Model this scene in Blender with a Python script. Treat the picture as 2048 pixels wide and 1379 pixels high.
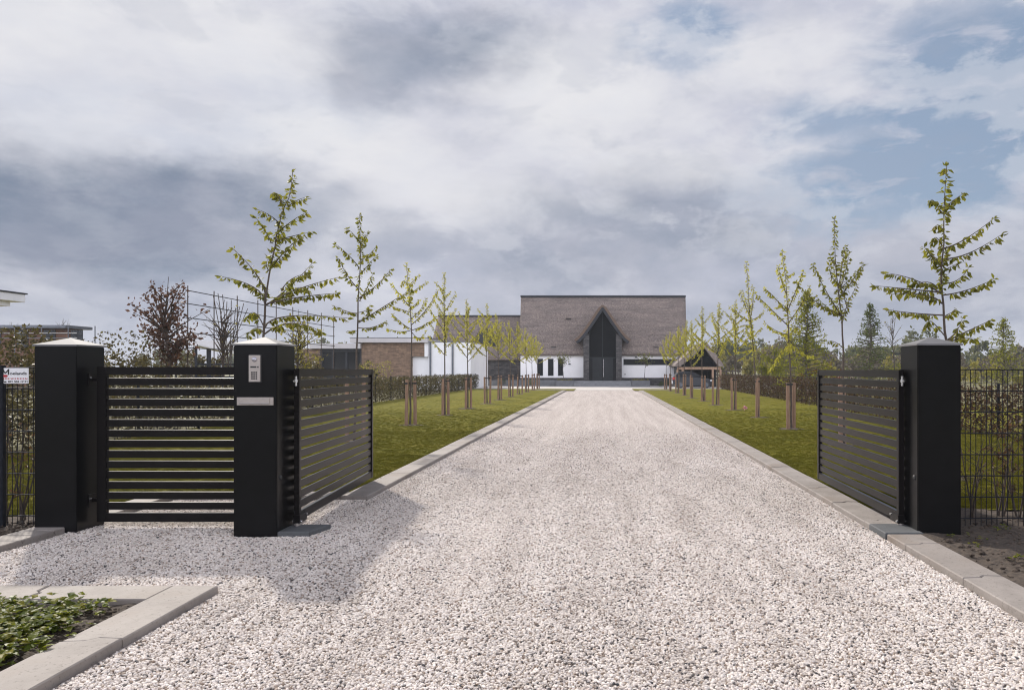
import bpy, bmesh, math, random
from mathutils import Vector, Matrix, noise as mnoise
R = math.radians
for o in list(bpy.data.objects): bpy.data.objects.remove(o)
scene = bpy.context.scene
COL = scene.collection
rnd = random.Random(7)

# ------------------------------------------------------------------ camera
F, CX, CY, EYE = 1500.0, 1208.0, 740.0, 1.5          # focal length and principal point in photograph pixels
cd = bpy.data.cameras.new('camera'); cam = bpy.data.objects.new('camera', cd); COL.objects.link(cam)
cam.location = (0, 0, EYE); cam.rotation_euler = (R(90), 0, 0)
cd.sensor_width = 36; cd.lens = F / 2048 * 36
cd.shift_x = (1024 - CX) / 2048; cd.shift_y = (CY - 689.5) / 2048
cd.clip_start = 0.05; cd.clip_end = 3000
scene.camera = cam
scene.view_settings.view_transform = 'Standard'; scene.view_settings.look = 'None'
scene.view_settings.gamma = 1; scene.view_settings.exposure = 0.0
scene.cycles.max_bounces = 6; scene.cycles.transparent_max_bounces = 6
scene.cycles.use_denoising = True
scene.cycles.filter_width = 1.15

# ------------------------------------------------------------------ sun and sky
SUN_AZ, SUN_EL = -33.5, 37.0                          # azimuth measured from +Y towards +X
sd = bpy.data.lights.new('sun', 'SUN'); sun = bpy.data.objects.new('sun', sd); COL.objects.link(sun)
sd.energy = 4.9; sd.angle = R(2.0); sd.color = (1.0, .93, .84)
sv = Vector((math.sin(R(SUN_AZ)) * math.cos(R(SUN_EL)), math.cos(R(SUN_AZ)) * math.cos(R(SUN_EL)), math.sin(R(SUN_EL))))
sun.rotation_euler = sv.to_track_quat('Z', 'Y').to_euler(); sun.location = sv * 60

def build_world():
    w = bpy.data.worlds.new('World'); scene.world = w; w.use_nodes = True
    nt = w.node_tree; N = nt.nodes; L = nt.links; N.clear()
    out = N.new('ShaderNodeOutputWorld'); bg = N.new('ShaderNodeBackground'); L.new(bg.outputs[0], out.inputs[0])
    STR = 0.1; bg.inputs[1].default_value = STR
    sky = N.new('ShaderNodeTexSky'); sky.sky_type = 'NISHITA'; sky.sun_disc = False
    sky.sun_elevation = R(SUN_EL); sky.sun_rotation = R(SUN_AZ); sky.air_density = 1.0; sky.dust_density = 1.5
    tc = N.new('ShaderNodeTexCoord')
    def M(op, a, b=None, clamp=False):
        n = N.new('ShaderNodeMath'); n.operation = op; n.use_clamp = clamp
        for i, v in enumerate((a, b)):
            if v is None: continue
            if isinstance(v, (int, float)): n.inputs[i].default_value = v
            else: L.new(v, n.inputs[i])
        return n.outputs[0]
    def VM(op, a, b=None):
        n = N.new('ShaderNodeVectorMath'); n.operation = op
        for i, v in enumerate((a, b)):
            if v is None: continue
            if isinstance(v, tuple): n.inputs[i].default_value = v
            elif isinstance(v, (int, float)): n.inputs['Scale'].default_value = v
            else: L.new(v, n.inputs[i])
        return n
    def noise(vec, scale, detail, rough, dist=0.0):
        n = N.new('ShaderNodeTexNoise'); n.inputs['Scale'].default_value = scale; n.inputs['Detail'].default_value = detail
        n.inputs['Roughness'].default_value = rough; n.inputs['Distortion'].default_value = dist; L.new(vec, n.inputs['Vector']); return n
    def mr(v, a, b, c=0., d=1.):
        n = N.new('ShaderNodeMapRange'); n.interpolation_type = 'SMOOTHSTEP'
        for i, x in zip((1, 2, 3, 4), (a, b, c, d)): n.inputs[i].default_value = x
        L.new(v, n.inputs[0]); return n.outputs[0]
    def mix(f, a, b):
        n = N.new('ShaderNodeMix'); n.data_type = 'RGBA'
        if isinstance(f, (int, float)): n.inputs[0].default_value = f
        else: L.new(f, n.inputs[0])
        for i, v in ((6, a), (7, b)):
            if isinstance(v, tuple): n.inputs[i].default_value = v
            else: L.new(v, n.inputs[i])
        return n.outputs[2]
    sep = N.new('ShaderNodeSeparateXYZ'); L.new(tc.outputs['Generated'], sep.inputs[0])
    az = M('ARCTAN2', sep.outputs[0], sep.outputs[1]); el = M('ARCSINE', sep.outputs[2])
    cmb = N.new('ShaderNodeCombineXYZ'); L.new(az, cmb.inputs[0]); L.new(el, cmb.inputs[1])
    P0 = cmb.outputs[0]
    # cloud-like warping of the positions of the large cloud masses
    st = VM('MULTIPLY', P0, (1.0, 1.9, 1.0)).outputs[0]
    w1 = noise(st, 3.2, 6, .55); off = VM('SUBTRACT', w1.outputs['Color'], (.5, .5, .5)).outputs[0]
    sc = N.new('ShaderNodeVectorMath'); sc.operation = 'MULTIPLY'; L.new(off, sc.inputs[0]); sc.inputs[1].default_value = (.17, .11, 0)
    w2 = noise(st, 13.0, 6, .6); off2 = VM('SUBTRACT', w2.outputs['Color'], (.5, .5, .5)).outputs[0]
    sc2 = N.new('ShaderNodeVectorMath'); sc2.operation = 'MULTIPLY'; L.new(off2, sc2.inputs[0]); sc2.inputs[1].default_value = (.10, .065, 0)
    P = VM('ADD', VM('ADD', P0, sc.outputs[0]).outputs[0], sc2.outputs[0]).outputs[0]
    def dirn(px, py):
        a = math.atan((px - CX) / F); return a, math.atan((CY - py) / F * math.cos(a))
    def blob(px, py, rx, ry):
        a, e = dirn(px, py)
        d = VM('SUBTRACT', P, (a, e, 0)).outputs[0]
        d = VM('MULTIPLY', d, (F / rx, F / ry, 0)).outputs[0]
        ln = VM('LENGTH', d).outputs['Value']
        return mr(ln, 1.25, 0.25)
    def union(bl):
        acc = None
        for b, k in bl:
            v = M('MULTIPLY', blob(*b), k)
            acc = v if acc is None else M('MAXIMUM', acc, v)
        return acc
    dark = union([((170, 450, 460, 135), 1.0), ((330, 410, 320, 90), .9), ((870, 110, 230, 90), .70), ((760, 150, 130, 70), .6), ((980, 60, 150, 70), .5),
                  ((1330, 450, 420, 130), .62), ((1150, 520, 330, 110), .6), ((830, 500, 250, 60), .45), ((1850, 560, 400, 120), .5), ((560, 640, 900, 70), .42), ((1500, 640, 900, 90), .55),
                  ((-500, 500, 500, 150), .6), ((-300, 250, 200, 90), .5), ((2500, 450, 400, 150), .6)])
    bright = union([((430, 60, 330, 110), .9), ((640, 290, 300, 120), .9), ((1150, 200, 300, 150), .9), ((1350, 330, 260, 60), .8), ((1500, 120, 260, 90), .7),
                    ((60, 250, 180, 60), .6), ((950, 400, 300, 80), .7), ((720, 420, 180, 80), .6), ((1230, 400, 90, 40), .6), ((1500, 470, 90, 40), .5), ((-400, -300, 700, 500), 1.0), ((20, 40, 300, 120), .5)])
    hole = union([((1830, 350, 340, 110), 1.0), ((1950, 250, 360, 130), .95), ((1700, 230, 200, 60), .7), ((2010, 90, 260, 140), .85), ((1390, 40, 120, 60), .75), ((1320, 90, 100, 50), .5),
                  ((300, 250, 260, 80), .28), ((560, 180, 260, 70), .22), ((2700, 200, 500, 300), .8), ((1760, 430, 200, 60), .7)])
    tex = noise(VM('MULTIPLY', P0, (1.0, 2.2, 1.0)).outputs[0], 5.0, 9, .60, .25)
    wisp = noise(VM('MULTIPLY', P0, (1.0, 3.0, 1.0)).outputs[0], 11.0, 8, .62, .4)
    puff = noise(VM('MULTIPLY', P0, (1.0, 1.6, 1.0)).outputs[0], 16.0, 8, .55, .2)
    t = mr(tex.outputs['Fac'], .30, .70)
    K = 1 / STR
    def c(r, g, b): return (r * K, g * K, b * K, 1)
    base = mix(t, c(.545, .565, .670), c(.685, .685, .755))
    base = mix(M('MULTIPLY', M('ADD', M('MULTIPLY', bright, .70), M('MULTIPLY', M('MULTIPLY', t, bright), .5)), 1.0, True), base, c(.80, .80, .83))
    dk = mix(mr(tex.outputs['Fac'], .35, .65), c(.205, .255, .345), c(.30, .33, .42))
    dfac = M('MULTIPLY', dark, M('ADD', M('MULTIPLY', mr(puff.outputs['Fac'], .25, .75), .30), .86), True)
    base = mix(dfac, base, dk)
    # crisp sunlit heads of cumulus in the middle distance
    cum = union([((1330, 420, 330, 110), .8), ((1180, 310, 330, 60), .7), ((1500, 480, 150, 70), .6), ((1000, 480, 220, 70), .6), ((1150, 560, 250, 40), .4), ((640, 560, 300, 40), .4)])
    bil = noise(VM('MULTIPLY', P0, (1.0, 1.8, 1.0)).outputs[0], 12.0, 10, .58, .15)
    base = mix(M('MULTIPLY', M('MULTIPLY', mr(bil.outputs['Fac'], .50, .60), cum), .62), base, c(.60, .615, .685))
    # blue sky through the gaps: the Sky Texture itself, veiled by thin cloud
    hf = M('MULTIPLY', hole, M('SUBTRACT', 1.30, M('MULTIPLY', mr(wisp.outputs['Fac'], .44, .70), .90)), True)
    veil = mix(.70, sky.outputs[0], c(.30, .385, .525))
    col = mix(hf, base, veil)
    # crisp fine structure of the broken cloud
    fine = noise(VM('MULTIPLY', P0, (1.0, 2.0, 1.0)).outputs[0], 7.0, 12, .62, .3)
    bl2 = mr(fine.outputs['Fac'], .495, .585); dl2 = mr(fine.outputs['Fac'], .47, .38)
    col = mix(M('MULTIPLY', M('MULTIPLY', bl2, .36), M('SUBTRACT', 1.0, M('MULTIPLY', dark, .85))), col, c(.76, .77, .82))
    col = mix(M('MULTIPLY', dl2, .16), col, c(.36, .40, .50))
    # thick haze near the horizon
    hz = mr(el, .10, -.01)
    col = mix(M('MULTIPLY', hz, .55), col, c(.52, .55, .63))
    # unseen sky: boosted behind the camera to light walls, dimmed overhead to deepen shade
    unseen_gain = M('ADD', 1.0, M('MULTIPLY', mr(sep.outputs[1], .05, -.40, 0.0, 2.6), mr(el, 1.1, .45, .03, 1.0)))
    unseen_gain = M('MULTIPLY', unseen_gain, mr(el, .50, .85, 1.0, .58))
    vs = N.new('ShaderNodeVectorMath'); vs.operation = 'SCALE'; L.new(col, vs.inputs[0]); L.new(unseen_gain, vs.inputs['Scale'])
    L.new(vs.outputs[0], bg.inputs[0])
build_world()

# ------------------------------------------------------------------ materials
def new_mat(name):
    m = bpy.data.materials.new(name); m.use_nodes = True
    nt = m.node_tree; b = nt.nodes['Principled BSDF']; return m, nt, nt.nodes, nt.links, b
def tex_noise(N, L, vec, scale, detail=4, rough=.55, dist=0):
    n = N.new('ShaderNodeTexNoise'); n.inputs['Scale'].default_value = scale; n.inputs['Detail'].default_value = detail
    n.inputs['Roughness'].default_value = rough; n.inputs['Distortion'].default_value = dist
    if vec is not None: L.new(vec, n.inputs['Vector'])
    return n
def ramp(N, L, fac, stops):
    r = N.new('ShaderNodeValToRGB'); e = r.color_ramp.elements
    while len(e) < len(stops): e.new(.5)
    for q, (p, c) in zip(e, stops): q.position = p; q.color = (*c, 1)
    L.new(fac, r.inputs[0]); return r.outputs[0]
def bump(N, L, h, b, strength=.3, dist=.01, prev=None):
    n = N.new('ShaderNodeBump'); n.inputs['Strength'].default_value = strength; n.inputs['Distance'].default_value = dist
    L.new(h, n.inputs['Height'])
    if prev is not None: L.new(prev, n.inputs['Normal'])
    L.new(n.outputs[0], b.inputs['Normal']); return n.outputs[0]
def mapping(N, L, scale, src='Object'):
    tc = N.new('ShaderNodeTexCoord'); mp = N.new('ShaderNodeMapping'); mp.inputs['Scale'].default_value = scale
    L.new(tc.outputs[src], mp.inputs[0]); return mp.outputs[0]
def noisy(name, c0, c1, scale=8, rough=.8, bstr=.2, bdist=.005, stretch=(1, 1, 1), metallic=0, detail=6, spec=None, coat=0, lo=.3, hi=.7):
    m, nt, N, L, b = new_mat(name); v = mapping(N, L, stretch)
    n = tex_noise(N, L, v, scale, detail, .6)
    L.new(ramp(N, L, n.outputs['Fac'], [(lo, c0), (hi, c1)]), b.inputs['Base Color'])
    b.inputs['Roughness'].default_value = rough; b.inputs['Metallic'].default_value = metallic
    if spec is not None: b.inputs['Specular IOR Level'].default_value = spec
    b.inputs['Coat Weight'].default_value = coat; b.inputs['Coat Roughness'].default_value = .12
    if bstr: bump(N, L, n.outputs['Fac'], b, bstr, bdist)
    return m
def leaf_mat(name, cols, trans, tw=.45, rough=.6):
    m, nt, N, L, b = new_mat(name)
    g = N.new('ShaderNodeNewGeometry')
    col = ramp(N, L, g.outputs['Random Per Island'], [(i / max(1, len(cols) - 1), c) for i, c in enumerate(cols)])
    L.new(col, b.inputs['Base Color']); b.inputs['Roughness'].default_value = rough
    b.inputs['Specular IOR Level'].default_value = .18
    t = N.new('ShaderNodeBsdfTranslucent'); t.inputs[0].default_value = (*trans, 1)
    mx = N.new('ShaderNodeMixShader'); mx.inputs[0].default_value = tw
    L.new(b.outputs[0], mx.inputs[1]); L.new(t.outputs[0], mx.inputs[2])
    L.new(mx.outputs[0], N['Material Output'].inputs[0]); return m

M = {}
def gravel_ground():
    m, nt, N, L, b = new_mat('gravel_ground'); v = mapping(N, L, (1, 1, 1))
    vo = N.new('ShaderNodeTexVoronoi'); vo.inputs['Scale'].default_value = 48; L.new(v, vo.inputs[0])
    sp = N.new('ShaderNodeSeparateColor'); L.new(vo.outputs['Color'], sp.inputs[0])
    stone = ramp(N, L, sp.outputs[0], [(0, (.18, .16, .16)), (.08, (.38, .34, .315)), (.3, (.54, .485, .455)), (1, (.68, .625, .595))])
    gap = ramp(N, L, vo.outputs['Distance'], [(.35, (1, 1, 1)), (.85, (.45, .40, .38))])
    mx = N.new('ShaderNodeMix'); mx.data_type = 'RGBA'; mx.blend_type = 'MULTIPLY'; mx.inputs[0].default_value = 1
    L.new(stone, mx.inputs[6]); L.new(gap, mx.inputs[7])
    # darker drifts where stones have been pushed aside by wheels
    big = tex_noise(N, L, mapping(N, L, (2.6, .10, 1)), 1.3, 6, .65)
    dr = ramp(N, L, big.outputs['Fac'], [(.36, (.80, .785, .775)), (.60, (1, 1, 1))])
    m2 = N.new('ShaderNodeMix'); m2.data_type = 'RGBA'; m2.blend_type = 'MULTIPLY'; m2.inputs[0].default_value = 1
    L.new(mx.outputs[2], m2.inputs[6]); L.new(dr, m2.inputs[7]); L.new(m2.outputs[2], b.inputs['Base Color'])
    b.inputs['Roughness'].default_value = .85
    inv = N.new('ShaderNodeMath'); inv.operation = 'SUBTRACT'; inv.inputs[0].default_value = 1; L.new(vo.outputs['Distance'], inv.inputs[1])
    bump(N, L, inv.outputs[0], b, .8, .012); return m
M['gravel'] = gravel_ground()
def pebble_mat():
    m, nt, N, L, b = new_mat('pebble'); oi = N.new('ShaderNodeObjectInfo')
    c = ramp(N, L, oi.outputs['Random'], [(0, (.05, .05, .055)), (.05, (.15, .135, .13)), (.11, (.33, .25, .19)), (.19, (.50, .435, .385)), (.40, (.665, .598, .545)), (.75, (.80, .738, .69)), (1, (.58, .54, .51))])
    n = tex_noise(N, L, mapping(N, L, (1, 1, 1)), 60, 3); mm = N.new('ShaderNodeMix'); mm.data_type = 'RGBA'; mm.blend_type = 'MULTIPLY'; mm.inputs[0].default_value = .35
    geo = N.new('ShaderNodeNewGeometry'); mp = N.new('ShaderNodeMapping'); mp.inputs['Scale'].default_value = (2.2, .35, 1); L.new(geo.outputs['Position'], mp.inputs[0])
    big = tex_noise(N, L, mp.outputs[0], 1.3, 6, .65); dr = ramp(N, L, big.outputs['Fac'], [(.36, (.82, .805, .79)), (.58, (1, 1, 1))])
    mm.inputs[0].default_value = 1; L.new(c, mm.inputs[6]); L.new(dr, mm.inputs[7]); L.new(mm.outputs[2], b.inputs['Base Color'])
    b.inputs['Roughness'].default_value = .7; return m
M['pebble'] = pebble_mat()
def stone_mat(name, c0, c1, c2):
    m, nt, N, L, b = new_mat(name); v = mapping(N, L, (1, 1, 1))
    n1 = tex_noise(N, L, v, 2.2, 8, .68); n2 = tex_noise(N, L, v, 45, 5, .7)
    base = ramp(N, L, n1.outputs['Fac'], [(.3, c0), (.7, c1)])
    pit = ramp(N, L, n2.outputs['Fac'], [(.30, (.45, .42, .40)), (.42, (1, 1, 1))])
    mx = N.new('ShaderNodeMix'); mx.data_type = 'RGBA'; mx.blend_type = 'MULTIPLY'; mx.inputs[0].default_value = 1
    L.new(base, mx.inputs[6]); L.new(pit, mx.inputs[7])
    n3 = tex_noise(N, L, v, 1.1, 4, .6); st = ramp(N, L, n3.outputs['Fac'], [(.52, (1, 1, 1)), (.72, c2)])
    m3 = N.new('ShaderNodeMix'); m3.data_type = 'RGBA'; m3.blend_type = 'MULTIPLY'; m3.inputs[0].default_value = 1
    L.new(mx.outputs[2], m3.inputs[6]); L.new(st, m3.inputs[7]); L.new(m3.outputs[2], b.inputs['Base Color'])
    b.inputs['Roughness'].default_value = .75; bump(N, L, n2.outputs['Fac'], b, .35, .006); return m
M['kerb'] = stone_mat('kerb_stone', (.195, .172, .155), (.325, .292, .268), (.60, .53, .46))
M['slate'] = stone_mat('slate', (.065, .07, .075), (.12, .125, .13), (.8, .8, .8))
M['soil'] = noisy('soil', (.030, .022, .017), (.105, .078, .058), 22, .95, .9, .03)
M['lawn'] = noisy('lawn_turf', (.095, .115, .020), (.175, .185, .036), 3.5, .9, .5, .03)
def lawn_mat():
    m, nt, N, L, b = new_mat('lawn'); v = mapping(N, L, (1, 1, 1))
    n1 = tex_noise(N, L, v, 1.2, 6, .65); n2 = tex_noise(N, L, mapping(N, L, (1, .6, 1)), 38, 5, .7)
    a = ramp(N, L, n1.outputs['Fac'], [(.30, (.095, .100, .013)), (.52, (.148, .138, .017)), (.75, (.205, .172, .030))])
    d = ramp(N, L, n2.outputs['Fac'], [(.28, (.80, .80, .78)), (.65, (1.05, 1.05, 1.03))])
    mx = N.new('ShaderNodeMix'); mx.data_type = 'RGBA'; mx.blend_type = 'MULTIPLY'; mx.inputs[0].default_value = 1
    L.new(a, mx.inputs[6]); L.new(d, mx.inputs[7]); L.new(mx.outputs[2], b.inputs['Base Color'])
    b.inputs['Roughness'].default_value = .95; b.inputs['Specular IOR Level'].default_value = .05
    bump(N, L, n2.outputs['Fac'], b, .35, .02); return m
M['lawn'] = lawn_mat()
def blade_mat():
    m, nt, N, L, b = new_mat('grass_blade'); oi = N.new('ShaderNodeObjectInfo')
    c = ramp(N, L, oi.outputs['Random'], [(0, (.126, .128, .014)), (.5, (.148, .140, .016)), (.9, (.172, .152, .020)), (1, (.21, .17, .04))])
    L.new(c, b.inputs['Base Color']); b.inputs['Roughness'].default_value = .7; b.inputs['Specular IOR Level'].default_value = .08
    t = N.new('ShaderNodeBsdfTranslucent'); t.inputs[0].default_value = (.27, .265, .020, 1); mx = N.new('ShaderNodeMixShader'); mx.inputs[0].default_value = .35
    L.new(b.outputs[0], mx.inputs[1]); L.new(t.outputs[0], mx.inputs[2]); L.new(mx.outputs[0], N['Material Output'].inputs[0]); return m
M['blade'] = blade_mat()
M['field'] = noisy('field', (.09, .085, .030), (.17, .150, .055), .35, .95, .3, .05)
M['black'] = noisy('black_powder_coat', (.0052, .0052, .0058), (.0075, .0075, .0082), 6, .28, .05, .002, spec=.22)
M['gatemetal'] = noisy('gate_metal', (.0085, .0076, .0078), (.0120, .0106, .0108), 9, .30, .02, .002, spec=.18)
M['cap'] = noisy('cap_metal', (.165, .165, .17), (.205, .205, .21), 5, .68, .05, .002, metallic=.35, spec=.2)
M['steel'] = noisy('brushed_steel', (.40, .36, .33), (.52, .47, .44), 30, .38, .05, .001, stretch=(1, 1, 14), metallic=.55)
M['bright'] = noisy('bright_steel', (.75, .75, .76), (.85, .85, .86), 20, .22, 0, metallic=.9)
M['rubber'] = noisy('dark_rubber', (.016, .016, .017), (.03, .03, .03), 20, .55, .05, .002)
M['glass_dome'] = noisy('glass_dome', (.30, .31, .36), (.45, .44, .48), 4, .06, 0, metallic=.5)
M['wire'] = noisy('fence_wire', (.010, .011, .015), (.016, .018, .024), 20, .35, 0, spec=.15)
M['stake'] = noisy('stake_wood', (.165, .095, .060), (.295, .190, .130), 9, .85, .3, .004, stretch=(3, 3, .35))
M['bark'] = noisy('cherry_bark', (.040, .030, .025), (.115, .085, .065), 24, .8, .5, .004, stretch=(1, 1, .5))
M['bark_far'] = noisy('grey_bark', (.06, .05, .042), (.12, .10, .085), 12, .9, .4, .01)
M['strap'] = noisy('strap', (.010, .010, .011), (.02, .02, .02), 20, .6, 0)
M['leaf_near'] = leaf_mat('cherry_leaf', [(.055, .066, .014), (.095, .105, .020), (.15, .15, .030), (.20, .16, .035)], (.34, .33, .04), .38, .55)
M['leaf_far'] = leaf_mat('backlit_cherry_leaf', [(.09, .10, .022), (.17, .175, .035), (.25, .24, .05), (.33, .30, .07)], (.58, .54, .08), .5, .6)  # same cherry leaf, backlight on the far trees painted in as paler yellow
M['leaf_copper'] = leaf_mat('copper_leaf', [(.040, .024, .021), (.080, .046, .036), (.13, .080, .055)], (.17, .085, .05), .3, .55)
M['leaf_hedge'] = leaf_mat('hedge_leaf', [(.020, .018, .010), (.040, .036, .017), (.064, .048, .024), (.11, .085, .045), (.15, .14, .055)], (.13, .11, .035), .28, .5)
M['leaf_beech'] = leaf_mat('dry_beech_leaf', [(.060, .030, .020), (.12, .065, .045), (.20, .12, .08), (.12, .13, .03)], (.20, .12, .05), .3, .4)
M['leaf_brown'] = leaf_mat('brown_hedge_leaf', [(.030, .018, .013), (.060, .036, .026), (.105, .065, .045), (.075, .08, .022)], (.10, .06, .025), .28, .55)
M['leaf_red'] = leaf_mat('red_leaf', [(.10, .028, .020), (.17, .05, .035), (.09, .05, .03)], (.20, .06, .03), .3, .5)
M['leaf_green'] = leaf_mat('green_leaf', [(.050, .068, .012), (.10, .115, .020), (.17, .17, .030)], (.32, .32, .035), .45, .55)
M['leaf_yellow'] = leaf_mat('spring_leaf', [(.12, .12, .03), (.21, .19, .045), (.30, .25, .06)], (.34, .30, .06), .4, .5)
M['leaf_conifer'] = leaf_mat('conifer_needles', [(.035, .052, .018), (.065, .085, .026), (.11, .125, .038)], (.14, .17, .04), .35, .6)
M['leaf_wood'] = leaf_mat('distant_leaf', [(.055, .070, .040), (.095, .105, .052), (.15, .14, .065)], (.18, .19, .07), .35, .7)
M['leaf_tan'] = leaf_mat('bare_twigs', [(.10, .085, .06), (.15, .125, .085), (.20, .17, .12)], (.12, .10, .07), .2, .8)
M['leaf_bed'] = leaf_mat('strawberry_leaf', [(.040, .062, .010), (.085, .115, .018), (.15, .17, .025), (.25, .22, .03)], (.26, .29, .03), .4, .45)
def thatch():
    m, nt, N, L, b = new_mat('thatch'); v = mapping(N, L, (1, 1, 1))
    n1 = tex_noise(N, L, mapping(N, L, (3.2, 3.2, 10)), 2.6, 7, .72, .6); n2 = tex_noise(N, L, mapping(N, L, (.25, .25, 2.2)), 1.6, 5, .6)
    a = ramp(N, L, n1.outputs['Fac'], [(.30, (.075, .060, .052)), (.50, (.190, .157, .140)), (.70, (.40, .340, .308))])
    d = ramp(N, L, n2.outputs['Fac'], [(.32, (.66, .66, .68)), (.62, (1.05, 1.04, 1.02))])
    mx = N.new('ShaderNodeMix'); mx.data_type = 'RGBA'; mx.blend_type = 'MULTIPLY'; mx.inputs[0].default_value = 1
    n3 = tex_noise(N, L, mapping(N, L, (1, 1, 1)), 9, 3, .8); g = ramp(N, L, n3.outputs['Fac'], [(.33, (.55, .54, .54)), (.66, (1.45, 1.42, 1.40))])
    m2 = N.new('ShaderNodeMix'); m2.data_type = 'RGBA'; m2.blend_type = 'MULTIPLY'; m2.inputs[0].default_value = .9
    L.new(a, mx.inputs[6]); L.new(d, mx.inputs[7]); L.new(mx.outputs[2], m2.inputs[6]); L.new(g, m2.inputs[7]); L.new(m2.outputs[2], b.inputs['Base Color'])
    b.inputs['Roughness'].default_value = .95; bump(N, L, n1.outputs['Fac'], b, .7, .06); return m
M['thatch'] = thatch()
M['thatch_light'] = noisy('pale_new_thatch', (.13, .105, .092), (.27, .225, .20), 7, .95, .5, .04)
M['thatch_edge'] = noisy('thatch_cut_edge', (.085, .058, .044), (.17, .118, .088), 14, .95, .5, .03, stretch=(1, 1, 4))
def bricks(name, c1, c2, mortar, sx, sz, ms=.006):
    m, nt, N, L, b = new_mat(name)
    tc = N.new('ShaderNodeTexCoord'); sp = N.new('ShaderNodeSeparateXYZ'); L.new(tc.outputs['Object'], sp.inputs[0])
    ad = N.new('ShaderNodeMath'); ad.operation = 'ADD'; L.new(sp.outputs[0], ad.inputs[0]); L.new(sp.outputs[1], ad.inputs[1])
    cb = N.new('ShaderNodeCombineXYZ'); L.new(ad.outputs[0], cb.inputs[0]); L.new(sp.outputs[2], cb.inputs[1])
    bt = N.new('ShaderNodeTexBrick'); L.new(cb.outputs[0], bt.inputs['Vector']); bt.inputs['Scale'].default_value = 1
    bt.inputs['Brick Width'].default_value = sx; bt.inputs['Row Height'].default_value = sz; bt.inputs['Mortar Size'].default_value = ms
    bt.inputs['Color1'].default_value = (*c1, 1); bt.inputs['Color2'].default_value = (*c2, 1); bt.inputs['Mortar'].default_value = (*mortar, 1)
    n = tex_noise(N, L, cb.outputs[0], 2.5, 5, .6); n.inputs['Scale'].default_value = 3
    rr = ramp(N, L, n.outputs['Fac'], [(.3, (.6, .58, .56)), (.7, (1.15, 1.1, 1.05))])
    mx = N.new('ShaderNodeMix'); mx.data_type = 'RGBA'; mx.blend_type = 'MULTIPLY'; mx.inputs[0].default_value = 1
    L.new(bt.outputs['Color'], mx.inputs[6]); L.new(rr, mx.inputs[7]); L.new(mx.outputs[2], b.inputs['Base Color'])
    b.inputs['Roughness'].default_value = .85; bump(N, L, bt.outputs['Fac'], b, -.5, .01); return m
M['brick'] = bricks('brown_brick', (.30, .205, .135), (.17, .115, .080), (.085, .065, .055), .42, .075)
M['darkstone'] = bricks('dark_stone', (.105, .100, .102), (.035, .034, .037), (.012, .012, .013), .34, .11)
M['rust_brick'] = noisy('orange_brick', (.15, .075, .05), (.22, .115, .075), 3, .9, .2, .01)
M['plaster'] = noisy('white_plaster', (.83, .82, .82), (.89, .88, .88), 1.2, .9, .1, .004)
M['panelw'] = noisy('white_panel', (.74, .745, .75), (.81, .815, .82), .8, .6, .03, .004)
M['fascia'] = noisy('pale_fascia', (.44, .42, .42), (.52, .50, .50), 1.5, .6, .03, .004)
M['anthra'] = noisy('anthracite', (.022, .024, .029), (.034, .036, .042), 4, .5, .05, .004, spec=.2)
M['pipe'] = noisy('zinc_pipe', (.09, .10, .12), (.14, .15, .17), 5, .4, 0, metallic=.4)
M['glass'] = noisy('dark_glass', (.010, .011, .013), (.018, .019, .022), .6, .10, 0, spec=.25)
M['beam'] = noisy('oak_beam', (.22, .135, .085), (.36, .24, .16), 6, .8, .2, .01, stretch=(2, 2, .4))
M['paving'] = noisy('pale_paving', (.44, .41, .385), (.54, .51, .48), 6, .85, .1, .004)
M['planter'] = noisy('grey_planter', (.10, .105, .115), (.16, .165, .175), 3, .7, .15, .006)
M['white'] = noisy('white_paint', (.76, .76, .78), (.82, .82, .84), 3, .5, 0)
M['ink'] = noisy('black_ink', (.012, .012, .014), (.02, .02, .022), 5, .6, 0)
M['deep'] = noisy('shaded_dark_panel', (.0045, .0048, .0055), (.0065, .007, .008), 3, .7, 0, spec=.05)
M['doorgrey'] = noisy('door_grey', (.018, .020, .022), (.024, .026, .029), 3, .6, 0, spec=.15)
M['stepstone'] = noisy('step_stone', (.16, .165, .175), (.24, .245, .255), 3, .7, .15, .006)
M['redink'] = noisy('red_ink', (.42, .02, .03), (.5, .03, .04), 5, .6, 0)
M['carpaint'] = noisy('dark_blue_car_paint', (.009, .011, .015), (.016, .019, .025), 2, .25, 0, spec=.3, coat=.15)
M['tyre'] = M['rubber']
M['taillight'] = noisy('red_lens', (.42, .02, .02), (.55, .04, .03), 8, .2, 0)
M['lens'] = noisy('clear_lens', (.55, .56, .58), (.7, .7, .72), 8, .15, 0)
M['yellow'] = noisy('yellow_petal', (.75, .48, .02), (.85, .60, .03), 8, .6, 0)
M['pink'] = noisy('pink_petal', (.62, .18, .30), (.75, .45, .52), 20, .6, 0)
M['solar'] = noisy('white_slat', (.66, .66, .68), (.74, .74, .76), 4, .5, 0)
M['bluebar'] = noisy('blue_tube', (.05, .10, .30), (.07, .14, .36), 5, .4, 0)

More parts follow.
